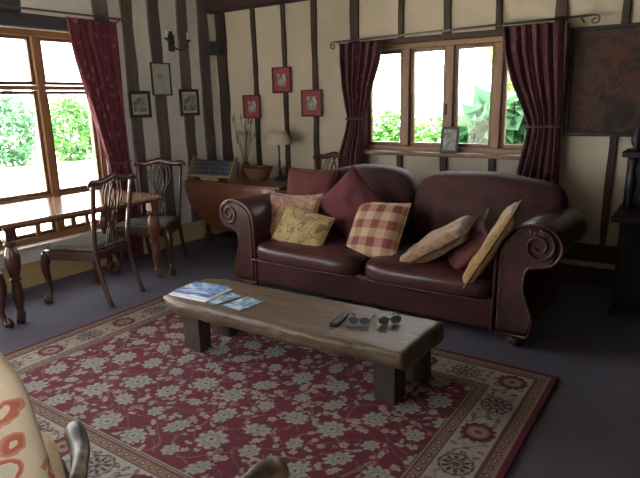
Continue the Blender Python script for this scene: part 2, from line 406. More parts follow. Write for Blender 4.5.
c1 = curtain('curtain', 'long crimson curtain with pale sprigs beside the tall left window, sunlit lower down', 'x', XL + .115,
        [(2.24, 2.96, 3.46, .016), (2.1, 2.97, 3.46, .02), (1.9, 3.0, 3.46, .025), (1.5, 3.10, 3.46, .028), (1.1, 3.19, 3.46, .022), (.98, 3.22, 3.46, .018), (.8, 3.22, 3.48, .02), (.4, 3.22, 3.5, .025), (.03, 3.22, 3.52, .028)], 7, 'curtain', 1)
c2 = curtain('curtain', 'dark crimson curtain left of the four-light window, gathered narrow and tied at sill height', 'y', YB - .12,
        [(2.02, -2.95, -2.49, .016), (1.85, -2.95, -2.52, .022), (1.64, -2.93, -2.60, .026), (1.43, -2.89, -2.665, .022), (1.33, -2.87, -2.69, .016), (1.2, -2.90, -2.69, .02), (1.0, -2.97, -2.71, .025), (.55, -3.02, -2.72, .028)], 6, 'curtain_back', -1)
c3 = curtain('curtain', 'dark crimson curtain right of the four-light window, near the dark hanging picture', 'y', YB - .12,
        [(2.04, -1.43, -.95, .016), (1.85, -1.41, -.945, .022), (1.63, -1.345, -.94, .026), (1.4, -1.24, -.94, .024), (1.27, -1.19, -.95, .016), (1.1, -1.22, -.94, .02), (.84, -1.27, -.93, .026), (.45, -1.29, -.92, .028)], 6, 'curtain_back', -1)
for c, ax, pts in ((c2, 'y', (-2.89, -2.675, 1.33)), (c3, 'y', (-1.205, -.935, 1.27)), (c1, 'x', (3.22, 3.46, .98))):
    b = bm_(); a0, a1, z = pts
    path = []
    for k in range(25):
        a = 2 * PI * k / 24; u = (a0 + a1) / 2 + (a1 - a0) / 2 * .98 * math.cos(a); d = .036 * math.sin(a)
        path.append(((XL + .115 + d), u, z) if ax == 'x' else (u, YB - .12 + d, z - .0))
    tube(b, path, .012, 8, False, None); obj('tieback', b, 'curtain_back' if ax == 'y' else 'curtain', c, smooth=True)
def rod(label, axis, off, a0, a1, z0, z1, brk):
    def P(a, d, z): return (d, a, z) if axis == 'x' else (a, d, z)
    t0 = thing('curtain_rod', label, 'curtain rod', P(a0, off, z0))
    inv = Vector(t0.location)
    def A(pts): return [Vector(p) - inv for p in pts]
    b = bm_(); tube(b, A([P(a0, off, z0), P(a1, off, z1)]), .009, 10); obj('pole', b, 'steel_rod', t0, smooth=True)
    for a, z, s in ((a0, z0, -1), (a1, z1, 1)):
        b = bm_(); pts = []
        for k in range(26):
            th = k / 25 * 2.3 * PI; r = .035 * (1 - k / 32)
            pts.append(P(a + s * (.03 + r * math.sin(th)), off, z - .0 + r * math.cos(th) - .035))
        tube(b, A(spl([P(a, off, z)] + pts[:1]) + pts[1:]), .007, 8); obj('scroll_finial', b, 'steel_rod', t0, smooth=True)
    wallp = XL if axis == 'x' else YB
    for a in brk:
        z = z0 + (z1 - z0) * (a - a0) / (a1 - a0)
        b = bm_(); tube(b, A([P(a, off, z - .012), P(a, (off + wallp) / 2, z - .03), P(a, wallp, z - .03)]), .007, 8); obj('bracket', b, 'steel_rod', t0, smooth=True)
rod('thin pewter curtain rod over the tall left window', 'x', XL + .115, .9, 3.54, 2.255, 2.275, (1.0, 3.50))
rod('pewter curtain rod with scroll ends over the four-light window', 'y', YB - .12, -3.0, -.80, 2.04, 2.065, (-2.97, -1.94, -.86))

# ------------------------------------------------------------------ pictures
def picture(name, label, axis, c, zc, w, h, fr, fmat, mmat, pmat, pw, ph, off=.022, group=None, cat='picture', rot=0, d=.022):
    loc = (XL + off, c, zc) if axis == 'x' else (c, YB - off, zc)
    rz = PI / 2 if axis == 'x' else 0      # local: x right, -y toward room
    if axis == 'x': rz = PI / 2
    t0 = thing(name, label, cat, loc, group=group, rot=(0, rot, rz) if axis == 'y' else (rot, 0, rz))
    # local -y faces the room on the back wall; on the left wall rz=90 turns -y to +x
    b = bm_()
    for (cx, cz, sx, sz) in ((-(w - fr) / 2, 0, fr, h), ((w - fr) / 2, 0, fr, h), (0, (h - fr) / 2, w - 2 * fr, fr), (0, -(h - fr) / 2, w - 2 * fr, fr)):
        box(b, (cx, -d / 2, cz), (sx, d, sz))
    obj('frame', b, fmat, t0, bev=.004)
    b = bm_(); box(b, (0, -d * .3, 0), (w - 2 * fr, .006, h - 2 * fr)); obj('mount', b, mmat, t0)
    if pw:
        b = bm_(); box(b, (0, -d * .3 - .0045, 0), (pw, .004, ph)); obj('print', b, pmat, t0)
    return t0
picture('framed_print', 'dark framed landscape print, leftmost of three pictures between grey timbers', 'x', 3.705, 1.51, .26, .26, .032, 'gilt', 'mat_white', 'print_grey', .155, .14)
picture('framed_print', 'tall pale framed print of a small figure, highest on the timbered left wall', 'x', 4.0, 1.755, .25, .325, .014, 'gilt', 'mat_white', 'print_pale', .07, .11)
picture('framed_print', 'dark framed grey print under the candle sconce, nearest the room corner', 'x', 4.36, 1.52, .27, .28, .03, 'gilt', 'mat_white', 'print_grey', .17, .17)
picture('red_framed_print', 'small red framed print, lowest and leftmost of three on the back wall', 'y', -4.155, 1.46, .245, .25, .014, 'redframe', 'mat_red', 'print_small', .11, .115, rot=R(0), group=None)
picture('red_framed_print', 'small red framed print, highest of three on the back wall', 'y', -3.73, 1.725, .245, .26, .014, 'redframe', 'mat_red', 'print_small', .11, .12, rot=R(0))
picture('red_framed_print', 'small red framed print nearest the crimson curtain, catching light', 'y', -3.355, 1.485, .255, .265, .014, 'redframe', 'mat_red', 'print_small', .12, .13, rot=R(0))
picture('framed_hanging', 'large dark framed woven scene hanging at the right end of the back wall', 'y', -.40, 1.595, 1.08, .80, .03, 'black_oak', 'tapestry', 'tapestry', 0, 0, d=.03, off=.025)
# small photo frame on the sill, leaning on the window
t0 = thing('photo_frame', 'small wooden photo frame standing on the back window sill', 'photo frame', (-1.88, YB - .045, 1.0335), rot=(R(-10), 0, R(0)))
b = bm_(); w, h, fr = .165, .225, .022
for (cx, cz, sx, sz) in ((-(w - fr) / 2, 0, fr, h), ((w - fr) / 2, 0, fr, h), (0, (h - fr) / 2, w - 2 * fr, fr), (0, -(h - fr) / 2, w - 2 * fr, fr)): box(b, (cx, 0, cz + h / 2), (sx, .014, sz))
obj('frame', b, 'gilt', t0, bev=.003)
b = bm_(); box(b, (0, .001, h / 2), (w - 2 * fr, .005, h - 2 * fr)); obj('photo', b, 'photo_sill', t0)

# candle sconce on left wall
t0 = thing('candle_sconce', 'black iron wall sconce with two ivory candles on the timbered wall', 'wall sconce', (XL + .0, 4.19, 2.14))
b = bm_(); box(b, (.012, 0, -.02), (.024, .075, .17)); box(b, (.012, 0, .075), (.02, .045, .04)); obj('back_plate', b, 'iron', t0, bev=.008)
for s in (-1, 1):
    b = bm_(); tube(b, spl([(.02, 0, -.05), (.08, s * .05, -.09), (.12, s * .11, -.06), (.11, s * .14, .0)]), .008, 8); a = obj('arm', b, 'iron', t0, smooth=True)
    b = bm_(); lathe(b, [(.006, -.012), (.026, .0), (.03, .012), (.012, .012)], (.11, s * .14, 0), 14); obj('drip_pan', b, 'iron', a, smooth=True)
    b = bm_(); lathe(b, [(.011, 0), (.011, .07), (.004, .074)], (.11, s * .14, .012), 12); obj('candle', b, 'wax', a, smooth=True)
# speaker on the corner post
t0 = thing('wall_speaker', 'small black loudspeaker bracketed to the corner post', 'speaker', (-4.565, YB - .03, 2.09))
b = bm_(); box(b, (0, -.085, 0), (.12, .10, .14)); obj('cabinet', b, 'black', t0, bev=.012)
b = bm_(); box(b, (0, -.018, -.01), (.03, .04, .03)); obj('bracket', b, 'iron', t0)
b = bm_(); lathe(b, [(.04, 0), (.035, .006), (.012, .002)], (0, 0, 0), 20); obj('speaker_cone', b, 'iron', t0, loc=(0, -.136, 0), rot=(R(90), 0, 0), smooth=True)

# ------------------------------------------------------------------ rug (woven pattern as albedo on the pile)
RX0, RX1, RY0, RY1 = -3.46, -.515, .98, 3.02
def rug():
    st = .006; W, H = RX1 - RX0, RY1 - RY0
    nx, ny = int(W / st), int(H / st)
    xs = np.linspace(0, W, nx + 1); ys = np.linspace(0, H, ny + 1)
    U, V = np.meshgrid(xs, ys)
    rng = np.random.RandomState(3)
    red = np.array([.145, .013, .034]); dred = np.array([.105, .010, .022]); cream = np.array([.37, .335, .29]); grey = np.array([.27, .29, .26])
    tan = np.array([.24, .15, .10]); rust = np.array([.15, .045, .035]); dark = np.array([.05, .03, .035]); pink = np.array([.33, .20, .17]); sage = np.array([.20, .25, .18])
    C = np.zeros(U.shape + (3,)); C[:] = red
    BW = .36
    e = np.minimum(np.minimum(U, W - U), np.minimum(V, H - V))
    e = e + 0 * U
    fld = e > BW
    def put(mask, col, a=1.0): C[mask] = C[mask] * (1 - a) + col * a
    def window_(cx, cy, r):
        i0, i1 = max(0, int((cy - r) / st)), min(ny + 1, int((cy + r) / st) + 2); j0, j1 = max(0, int((cx - r) / st)), min(nx + 1, int((cx + r) / st) + 2)
        return slice(i0, i1), slice(j0, j1)
    def flower(cx, cy, r, n, ph, cols, dep=.3, asp=1.0, allow=None, pw=1.0):
        s = window_(cx, cy, r * 1.35)
        dx, dy = U[s] - cx, V[s] - cy
        c_, s_ = math.cos(ph), math.sin(ph); x = c_ * dx + s_ * dy; y = (-s_ * dx + c_ * dy) * asp
        rr = np.hypot(x, y) / r; th = np.arctan2(y, x)
        pet = (1 - dep) + dep * np.abs(np.cos(n * th / 2)) ** pw
        ok = allow[s] if allow is not None else True
        for k, (f, col) in enumerate(cols):
            m = (rr < pet * f if k < 2 else rr < f) & ok
            sub = C[s]; sub[m] = col; C[s] = sub
    # field: vines, small blossoms, large palmettes
    vx = np.abs(np.sin(U * 17 + 1.6 * np.sin(V * 13)) + .8 * np.sin(V * 21 + 1.3 * np.sin(U * 9)))
    put(fld & (vx < .07), tan, .7); 
    vx2 = np.abs(np.sin(V * 25 + 1.9 * np.sin(U * 15 + 1))); put(fld & (vx2 < .05), sage, .6)
    for i in range(900):
        cx, cy = rng.uniform(BW, W - BW), rng.uniform(BW, H - BW)
        k = rng.randint(5); r = rng.uniform(.013, .022)
        if k < 2: flower(cx, cy, r * 1.25, 2, rng.uniform(0, PI), [(1, grey if k else cream), (.45, sage)], .25, 1.9, fld)
        elif k == 2: flower(cx, cy, r, 5, rng.uniform(0, PI), [(1, pink), (.5, rust)], .35, 1, fld)
        else: flower(cx, cy, r * 1.1, 5, rng.uniform(0, PI), [(1, cream), (.5, pink)], .4, 1, fld)
    sp = .215; rows = int((H - 2 * BW) / (sp * .8)) + 1; cols_ = int((W - 2 * BW) / sp) + 1
    for i in range(rows):
        for j in range(cols_ + 1):
            cx = BW + (j + (.5 if i % 2 else 0)) * sp + rng.uniform(-.02, .02); cy = BW + .07 + i * (H - 2 * BW - .1) / max(1, rows - 1) + rng.uniform(-.02, .02)
            big = (i + 2 * j) % 3 != 0
            s = window_(cx, cy, .09)
            r = rng.uniform(.062, .076) if big else rng.uniform(.042, .05)
            flower(cx, cy, r + .012, 9, rng.uniform(0, PI), [(1, red)], .2, 1.15, fld)
            ph = rng.uniform(0, PI); asp = rng.choice([1.0, 1.2, 1.5])
            flower(cx, cy, r * 1.08, 7 if big else 5, ph + .4, [(1, dark * 2)], .5, asp, fld, .6)
            flower(cx, cy, r * 1.03, 9 if big else 7, ph, [(1, cream), (.74, grey)], .38, asp, fld, .8)
            flower(cx, cy, r * .55, 6, ph + 1, [(1, sage * .8), (.8, grey * 1.2), (.45, cream), (.25, rust)], .35, asp, fld, .7)
    # border bands (measured from the edge)
    put(e <= BW, cream); put(e < .035, dred * 1.15); 
    def bandm(a, c): return (e >= a) & (e < c)
    put(bandm(.035, .042), cream * .8); put(bandm(.042, .088), tan); put(bandm(.088, .095), dark); put(bandm(.095, .104), rust)
    put(bandm(.285, .292), dark); put(bandm(.292, .335), tan); put(bandm(.335, .343), rust); put(bandm(.343, .352), cream * .8); put(bandm(.352, .36), dark)
    # small repeats along guard bands
    horiz = (np.minimum(V, H - V) <= np.minimum(U, W - U)); run = np.where(horiz, U, V)
    for a, c, mid in ((.042, .088, .065), (.292, .335, .314)):
        m = bandm(a, c); q = (run / .055) % 1.0; dd = np.hypot((q - .5) * .055 * 1.0, (e - mid) * 1.1)
        put(m & (dd < .016), rust); put(m & (dd < .007), cream)
        dd = np.hypot(np.minimum(q, 1 - q) * .055, (e - mid)); put(m & (dd < .008), sage * .7)
    # main border motifs
    allow = bandm(.104, .285); mid = .195
    vine = np.abs((e - mid) - .055 * np.sin(run * 2 * PI / .30 + .9)); put(allow & (vine < .004), sage * .8)
    vine = np.abs((e - mid) + .055 * np.sin(run * 2 * PI / .30 + .9)); put(allow & (vine < .004), rust)
    def along():
        for side in range(4):
            L = W if side in (0, 2) else H
            n = round((L - 2 * mid) / .30); n += n % 2
            for k in range(n):
                s = mid + (L - 2 * mid) * k / n
                yield side, k, {0: (s, mid), 1: (W - mid, s), 2: (W - s, H - mid), 3: (mid, H - s)}[side], (L - 2 * mid) / n
    for side, k, (cx, cy), stp in along():
        dirv = ((1, 0), (0, 1), (-1, 0), (0, -1))[side]; nv = (-dirv[1], dirv[0])
        for f_ in (.28, .5, .72):
            for q in (-.055, 0, .055):
                flower(cx + dirv[0] * stp * f_ + nv[0] * q + rng.uniform(-.01, .01), cy + dirv[1] * stp * f_ + nv[1] * q + rng.uniform(-.01, .01), rng.uniform(.014, .022), 2 if q else 5, rng.uniform(0, PI), [(1, [rust, sage, dark, tan][rng.randint(4)]), (.5, [pink, grey, tan][rng.randint(3)])], .35, 1.4, allow)
        asp = 1.0
        if k % 2 == 0: flower(cx, cy, .082, 12, 0, [(1, rust * .6), (.86, dred), (.62, tan), (.45, pink), (.2, rust)], .15, asp, allow)
        else: flower(cx, cy, .078, 10, 0, [(1, dark * 1.6), (.88, rust * .55), (.86, grey)], .06, asp, allow); flower(cx, cy, .064, 10, 0, [(1, dred), (.5, grey), (.25, rust)], .8, asp, allow)
    C *= (1 + rng.normal(0, .10, U.shape))[..., None]; C = np.clip(C, 0, 1)
    Zt = .012 + .0012 * rng.rand(*U.shape)
    co = np.stack([U + RX0, V + RY0, Zt], -1).reshape(-1, 3)
    me = bpy.data.meshes.new('rug'); n0 = (nx + 1) * (ny + 1)
    # border skirt going down to floor
    idx = np.arange(n0).reshape(ny + 1, nx + 1)
    loop = np.concatenate([idx[0, :-1], idx[:-1, -1], idx[-1, :0:-1], idx[:0:-1, 0]])
    bot = co[loop].copy(); bot[:, 2] = .001
    allco = np.vstack([co, bot]); bi = np.arange(n0, n0 + len(loop))
    q = np.stack([idx[:-1, :-1], idx[:-1, 1:], idx[1:, 1:], idx[1:, :-1]], -1).reshape(-1, 4)
    l2 = np.roll(loop, -1); b2 = np.roll(bi, -1); sk = np.stack([loop, bi, b2, l2], -1)
    faces = np.vstack([q, sk]).astype(np.int32)
    me.vertices.add(len(allco)); me.vertices.foreach_set('co', allco.astype(np.float32).ravel())
    me.loops.add(faces.size); me.loops.foreach_set('vertex_index', faces.ravel())
    me.polygons.add(len(faces)); me.polygons.foreach_set('loop_start', np.arange(0, faces.size, 4, dtype=np.int32))
    me.update(calc_edges=True); me.validate()
    ca = me.color_attributes.new('weave', 'FLOAT_COLOR', 'POINT')
    cc = np.ones((len(allco), 4), np.float32); cc[:n0, :3] = C.reshape(-1, 3); cc[n0:, :3] = dred
    ca.data.foreach_set('color', cc.ravel())
    t = NT('woven_rug_pile'); at = t.n('ShaderNodeAttribute', _attribute_name='weave')
    n = t.noise(t.mapping(), 400, 2)
    me.materials.append(t.done(t.mix(t.math('MULTIPLY', n, .25), at.outputs['Color'], (.03, .02, .02)), .95)); t.bump(n, .4, .003)
    o = bpy.data.objects.new('rug', me); COL.objects.link(o)
    tag(o, 'large crimson floral rug with a cream border on the grey carpet', 'rug')
rug()

# ------------------------------------------------------------------ sofa
SX0, SX1 = -2.89, -.95
sofa = thing('sofa', 'oxblood leather roll-arm sofa with studded arm fronts facing the coffee table', 'sofa', ((SX0 + SX1) / 2, 3.75, 0))
ox, oy = sofa.location.x, sofa.location.y
def S(p): return (p[0] - ox, p[1] - oy, p[2])
def arm_outline():
    pts = [(-.02, .09), (-.015, .35), (-.01, .60), (.02, .70), (.10, .765), (.20, .785), (.29, .765), (.345, .70), (.35, .63), (.31, .565), (.24, .545), (.18, .53), (.155, .47), (.155, .38), (.19, .28), (.215, .2), (.21, .13), (.19, .09)]
    o = []
    V2 = [Vector((p[0], p[1], 0)) for p in pts]
    return [(q.x, q.y) for q in spl(V2, 4)]
AO = arm_outline()
def arm_mesh(base, sg, y0, y1, shrink=0.0, ext=None):
    b = bm_(); cx, cz = .16, .45; secs = []
    ys = [y0, y0 + .012, y0 + .03] + [y0 + .03 + (y1 - y0 - .06) * k / 6 for k in range(1, 7)] + [y1 - .015, y1]
    sc = [.93, .98, 1.0] + [1.0] * 6 + [.98, .93]
    for y, s in zip(ys, sc):
        rise = -.025 * max(0, (y - y0)) / .8
        secs.append([b.verts.new(S((base + sg * (cx + (u - cx) * s), y, cz + (z - cz) * s + (rise if z > .5 else 0)))) for u, z in AO])
    n = len(AO)
    for A, B in zip(secs, secs[1:]):
        for k in range(n): b.faces.new((A[k], A[(k + 1) % n], B[(k + 1) % n], B[k]))
    b.faces.new(secs[0]); b.faces.new(secs[-1][::-1]); return b
b = bm_(); box(b, S(((SX0 + SX1) / 2, 3.70, .20)), (SX1 - SX0 + .30, .86, .22)); obj('base', b, 'leather', sofa, bev=.025, bevseg=4)
for base, sg in ((SX1, 1), (SX0, -1)):
    AO = arm_outline() if sg > 0 else [(u * .95, z * .95 + .004) for u, z in arm_outline()]
    a = obj('arm', arm_mesh(base, sg, 3.27, 4.08), 'leather', sofa, smooth=True)
    # front facing panel with piping scroll and studs
    ins = [(.16 + (u - .16) * .86, .45 + (z - .45) * .92) for u, z in AO]
    b = bm_(); prism(b, [S((base + sg * u, 0, z))[::2] for u, z in ins], 'y', 3.258 - oy, 3.275 - oy); obj('front_panel', b, 'suede' if sg > 0 else 'leather', a, bev=.005)
    b = bm_(); pts = [S((base + sg * u, 3.262, z)) for u, z in AO]; tube(b, pts + pts[:1], .010, 8, False); obj('piping', b, 'leather', a, smooth=True)
    b = bm_(); sp_ = []
    for k in range(40):
        th = k / 39 * 3.4 * PI; r = .095 * (1 - k / 52); sp_.append(S((base + sg * (.23 + r * math.sin(th)), 3.252, (.665 if sg > 0 else .637) + r * math.cos(th))))
    tube(b, sp_, .009, 8); obj('scroll_roll', b, 'leather', a, smooth=True)
    b = bm_(); L = 0; prev = None
    stud_pts = []
    path = [S((base + sg * (.16 + (u - .16) * .80), 3.254, .45 + (z - .45) * .885)) for u, z in AO]
    path = [Vector(p) for p in path]
    acc = 0
    for A, B in zip(path, path[1:]):
        seg = (B - A).length
        while acc < seg: stud_pts.append(A + (B - A) * (acc / seg)); acc += .022
        acc -= seg
    for p in stud_pts: sphere(b, p, .0065, (1, .6, 1), 8, 5)
    obj('nailhead_trim', b, 'brass', a, smooth=True)
b = bm_(); box(b, S(((SX0 + SX1) / 2, 4.10, .46)), (SX1 - SX0 + .26, .16, .74)); obj('back_frame', b, 'leather', sofa, bev=.05, bevseg=5)
def pad(w, d, h, e=.5, nx=18, ny=12, nz=6, top=None, belly=.04):
    """soft box centred at origin"""
    b = bm_(); bmesh.ops.create_cube(b, size=2); bmesh.ops.subdivide_edges(b, edges=b.edges[:], cuts=9, use_grid_fill=True)
    for v in b.verts:
        x, y, z = v.co
        r = .16
        def rd(a, bb, c):  # round
            return a
        k = max(abs(x), abs(y), abs(z))
        # superellipsoid-like softening
        p = 5.0; L = (abs(x) ** p + abs(y) ** p + abs(z) ** p) ** (1 / p)
        s = 1.0 / max(L, 1e-6); x, y, z = x * s * (k), y * s * k, z * s * k
        puff = 1 + belly * (1 - x * x) * (1 - y * y) / max(h, .05) * 2
        zz = z * h / 2 * puff
        if top: zz += top(x, y, z)
        v.co = (x * w / 2, y * d / 2 * (1 + belly * .6 * (1 - z * z)), zz)
    return b
def crumple(b, amp, sc, seed=0):
    b.normal_update()
    for v in b.verts:
        n = mnoise.noise(v.co * sc + Vector((seed * 7.3, seed, 0))) + .5 * mnoise.noise(v.co * sc * 2.3 + Vector((seed, 3, 1)))
        v.co += v.normal * n * amp
for x0, x1, sd in ((SX0 + .01, -1.90, 1), (-1.895, SX1 - .005, 2)):
    b = pad(x1 - x0, .72, .165, belly=.035); crumple(b, .010, 5, sd)
    o = obj('seat_cushion', b, 'leather', sofa, smooth=True, loc=S(((x0 + x1) / 2, 3.54, .355)), sub=1)
    b = bm_(); hw, hd = (x1 - x0) / 2 - .03, .355
    tube(b, spl([(-hw, -hd + .02, -.045), (-hw + .04, -hd - .008, -.045), (0, -hd - .019, -.045), (hw - .04, -hd - .008, -.045), (hw, -hd + .02, -.045)], 6), .006, 8)
    obj('piping', b, 'piping', o, smooth=True)
lt = Matrix.Rotation(R(-14), 4, 'X')
for x0, x1, z1a, z1b, z1c, sd in ((-2.93, -1.83, .87, .99, .975, 3), (-1.82, -.72, .975, .965, .93, 4)):
    w = x1 - x0; zb = .44
    def hgt(x): # arched top
        t_ = (x + 1) / 2; return z1a * (1 - t_) ** 2 + 2 * (2 * z1b - (z1a + z1c) / 2) * t_ * (1 - t_) + z1c * t_ * t_ if False else (z1a + (z1b - z1a) * min(1, t_ / .55) if t_ < .55 else z1b + (z1c - z1b) * (t_ - .55) / .45)
    b = bm_(); bmesh.ops.create_cube(b, size=2); bmesh.ops.subdivide_edges(b, edges=b.edges[:], cuts=11, use_grid_fill=True)
    for v in b.verts:
        x, y, z = v.co; p = 4.2; k = max(abs(x), abs(y), abs(z)); L = (abs(x) ** p + abs(y) ** p + abs(z) ** p) ** (1 / p); s = k / max(L, 1e-6)
        x, y, z = x * s, y * s, z * s
        H_ = hgt(x) - zb; th = .26 * (1 + .15 * (1 - x * x)); 
        zz = zb + (z + 1) / 2 * H_; yy = 3.93 + y * th / 2 + (zz - .45) * .26 - .03 * (1 - x * x) * (1 - z * z)
        v.co = S(((x0 + x1) / 2 + x * w / 2, yy, zz))
    crumple(b, .014, 4.5, sd)
    o = obj('back_cushion', b, 'suede', sofa, smooth=True, sub=1)
for x, y in ((-3.0, 3.36), (-.84, 3.34), (-3.0, 4.08), (-.84, 4.08)):
    b = bm_(); lathe(b, [(.028, 0), (.045, .015), (.052, .04), (.042, .062), (.032, .07), (.04, .082), (.048, .095)], S((x, y, 0)), 18); obj('foot', b, 'mahogany', sofa, smooth=True)

# ------------------------------------------------------------------ scatter cushions
def pillow(name, label, loc, w, h, t, mat, Rm, seed=0, fringe=None, pinch=.06, group=None, sag=0, ep=.42):
    b = bm_(); N = 22; top = {}; bot = {}
    for i in range(N + 1):
        for j in range(N + 1):
            u, v = -1 + 2 * i / N, -1 + 2 * j / N
            e_ = max(0, (1 - u * u)) ** ep * max(0, (1 - v * v)) ** ep
            x = u * w / 2 * (1 - pinch * (1 - v * v) * abs(u)); y = v * h / 2 * (1 - pinch * (1 - u * u) * abs(v))
            nz = .010 * mnoise.noise(Vector((u * 2.2 + seed * 5, v * 2.2, seed))) 
            bend = sag * (u * u - .3)
            top[i, j] = b.verts.new((x, y, t / 2 * e_ + nz * e_ * 2 + bend))
            bot[i, j] = top[i, j] if (i in (0, N) or j in (0, N)) else b.verts.new((x, y, -t / 2 * e_ + nz * e_ * 2 + bend))
    for i in range(N):
        for j in range(N):
            b.faces.new((top[i, j], top[i + 1, j], top[i + 1, j + 1], top[i, j + 1]))
            q = (bot[i, j], bot[i, j + 1], bot[i + 1, j + 1], bot[i + 1, j])
            b.faces.new(q)
    edge = [top[i, 0].co.copy() for i in range(N + 1)] + [top[N, j].co.copy() for j in range(1, N + 1)] + [top[i, N].co.copy() for i in range(N - 1, -1, -1)] + [top[0, j].co.copy() for j in range(N - 1, 0, -1)]
    root = thing(name, label, 'cushion', loc, group=group); root.rotation_euler = Rm.to_euler()
    obj('cover', b, mat, root, smooth=True, sub=1)
    if fringe == 'piping':
        b = bm_(); tube(b, edge + edge[:1], .005, 6, False); obj('piping', b, mat, root, smooth=True)
    elif fringe == 'fringe':
        b = bm_(); rnd = random.Random(seed); n = len(edge)
        for k in range(n):
            for q in range(5):
                p = edge[k].lerp(edge[(k + 1) % n], q / 5); d = p.normalized()
                tube(b, [p, p + d * .014 + Vector((rnd.uniform(-.004, .004), rnd.uniform(-.004, .004), rnd.uniform(-.004, .004))), p + d * .028 + Vector((0, 0, rnd.uniform(-.01, .01)))], [.004, .0035, .002], 4)
        obj('fringe', b, 'fringe', root)
    elif fringe == 'tassel':
        for cx, cy in ((-1, -1), (-1, 1), (1, -1), (1, 1)):
            b = bm_(); p = Vector((cx * w / 2, cy * h / 2, 0)); d = p.normalized()
            tube(b, [p - d * .01, p + d * .015, p + d * .022, p + d * .07], [.004, .014, .009, .02], 8); obj('tassel', b, 'fringe', root, smooth=True)
    return root
def basis(xd, nd):
    """matrix whose x axis follows xd and z axis (face normal) nd"""
    x = Vector(xd).normalized(); z = Vector(nd); z = (z - x * z.dot(x)).normalized(); y = z.cross(x)
    return Matrix((x, y, z)).transposed()
pillow('cushion', 'brick-red velvet cushion at the left end of the sofa back', (-2.69, 3.77, .735), .50, .47, .14, 'brick', basis((1, .0, .02), (.1, -1, .30)), 1, 'piping')
pillow('cushion', 'faded gold and rose tapestry cushion slumped against the left sofa arm', (-2.71, 3.55, .605), .56, .38, .12, 'gold_a', basis((1, -.05, .05), (.12, -1, .50)), 2, 'piping', .10, sag=.02)
pillow('cushion', 'yellow-gold cushion with dark scroll lines, frontmost at the sofa left end', (-2.50, 3.40, .55), .47, .29, .10, 'gold_b', basis((1, -.03, -.13), (.12, -1, .65)), 3, 'piping', .03)
pillow('cushion', 'plum velvet cushion standing on its corner between gold and plaid cushions', (-2.22, 3.66, .725), .42, .42, .14, 'plum', basis((.66, .28, .68), (.28, -1, .3)), 4, 'piping')
pillow('cushion', 'red and cream plaid cushion leaning on the middle of the sofa back', (-1.92, 3.52, .575), .44, .46, .13, 'plaid', basis((1, -.06, .05), (-.08, -1, .72)), 5, 'piping', .03)
pillow('cushion', 'tan-gold fringed cushion lying tilted on its edge, right of the plaid cushion', (-1.41, 3.44, .56), .52, .34, .13, 'gold_c', basis((.84, .0, .54), (-.50, -.16, .78)), 6, 'fringe', .02, ep=.12)
pillow('cushion', 'small maroon cushion with tassels wedged between two gold cushions', (-1.19, 3.42, .56), .36, .28, .10, 'maroon', basis((.66, .1, .72), (-.55, -.5, .5)), 7, 'tassel')
pillow('cushion', 'old-gold damask cushion standing edge-on, nearest the right sofa arm', (-1.02, 3.36, .62), .56, .34, .095, 'gold_d', basis((.48, .02, .86), (-.87, -.16, .44)), 8, 'piping', .01, ep=.13)

# ------------------------------------------------------------------ coffee table
ct = thing('coffee_table', 'low rustic coffee table, thick pale oak slab with waney edges on dark blocks', 'coffee table', (-1.86, 2.38, 0))
def slab():
    b = bm_(); nx, ny, nz = 60, 14, 4; ZT, ZB = .355, .262
    def pos(i, j, k):
        u, v, w = i / nx, j / ny, k / nz
        xl = -2.70 + .05 * mnoise.noise(Vector((v * 3, 1.3, 0))) + .03 * (1 - w); xr = -1.035 + .02 * mnoise.noise(Vector((v * 3, 9, 0))) - .05 * (w) * .3
        x = xl + (xr - xl) * u
        yf = 2.17 + .018 * mnoise.noise(Vector((u * 5, 2, 0))) + .012 * mnoise.noise(Vector((u * 17, w * 2, 0))) - .07 * u * (1 - u) * 0 + .04 * (1 - w) * .6 - .06 * (1 - u)
        yb = 2.66 + .02 * mnoise.noise(Vector((u * 4, 7, 0))) - .06 * (1 - u)
        bulge = .010 * math.sin(PI * w) + .012 * mnoise.noise(Vector((u * 30, w * 3, 4)))
        y = (yf - bulge) + (yb + bulge - yf + bulge) * v
        if u < .08:  # rounded left end
            c = (yf + yb) / 2; y = c + (y - c) * (.78 + .22 * math.sqrt(u / .08))
        z = ZB + (ZT - ZB) * w
        if k == nz: z += .003 * mnoise.noise(Vector((x * 3, y * 8, 0))) - (.006 if j in (0, ny) or i in (0, nx) else 0)
        if k == 0: z += .012 * mnoise.noise(Vector((x * 5, y * 5, 5)))
        return S2((x, y, z))
    S2 = lambda p: (p[0] + 1.86, p[1] - 2.38, p[2])
    V = {}
    for i in range(nx + 1):
        for j in range(ny + 1):
            for k in range(nz + 1):
                if i in (0, nx) or j in (0, ny) or k in (0, nz): V[i, j, k] = b.verts.new(pos(i, j, k))
    for i in range(nx):
        for j in range(ny):
            for k in (0, nz): b.faces.new((V[i, j, k], V[i + 1, j, k], V[i + 1, j + 1, k], V[i, j + 1, k]))
    for i in range(nx):
        for k in range(nz):
            for j in (0, ny): b.faces.new((V[i, j, k], V[i + 1, j, k], V[i + 1, j, k + 1], V[i, j, k + 1]))
    for j in range(ny):
        for k in range(nz):
            for i in (0, nx): b.faces.new((V[i, j, k], V[i, j + 1, k], V[i, j + 1, k + 1], V[i, j, k + 1]))
    return b
obj('slab_top', slab(), 'old_oak', ct, smooth=True)
for x, y in ((-2.49, 2.25), (-2.50, 2.52), (-1.20, 2.34), (-1.17, 2.60)):
    b = bm_(); box(b, (x + 1.86, y - 2.38, .137), (.135, .11, .25), wob=.006); obj('leg', b, 'block', ct, bev=.008)

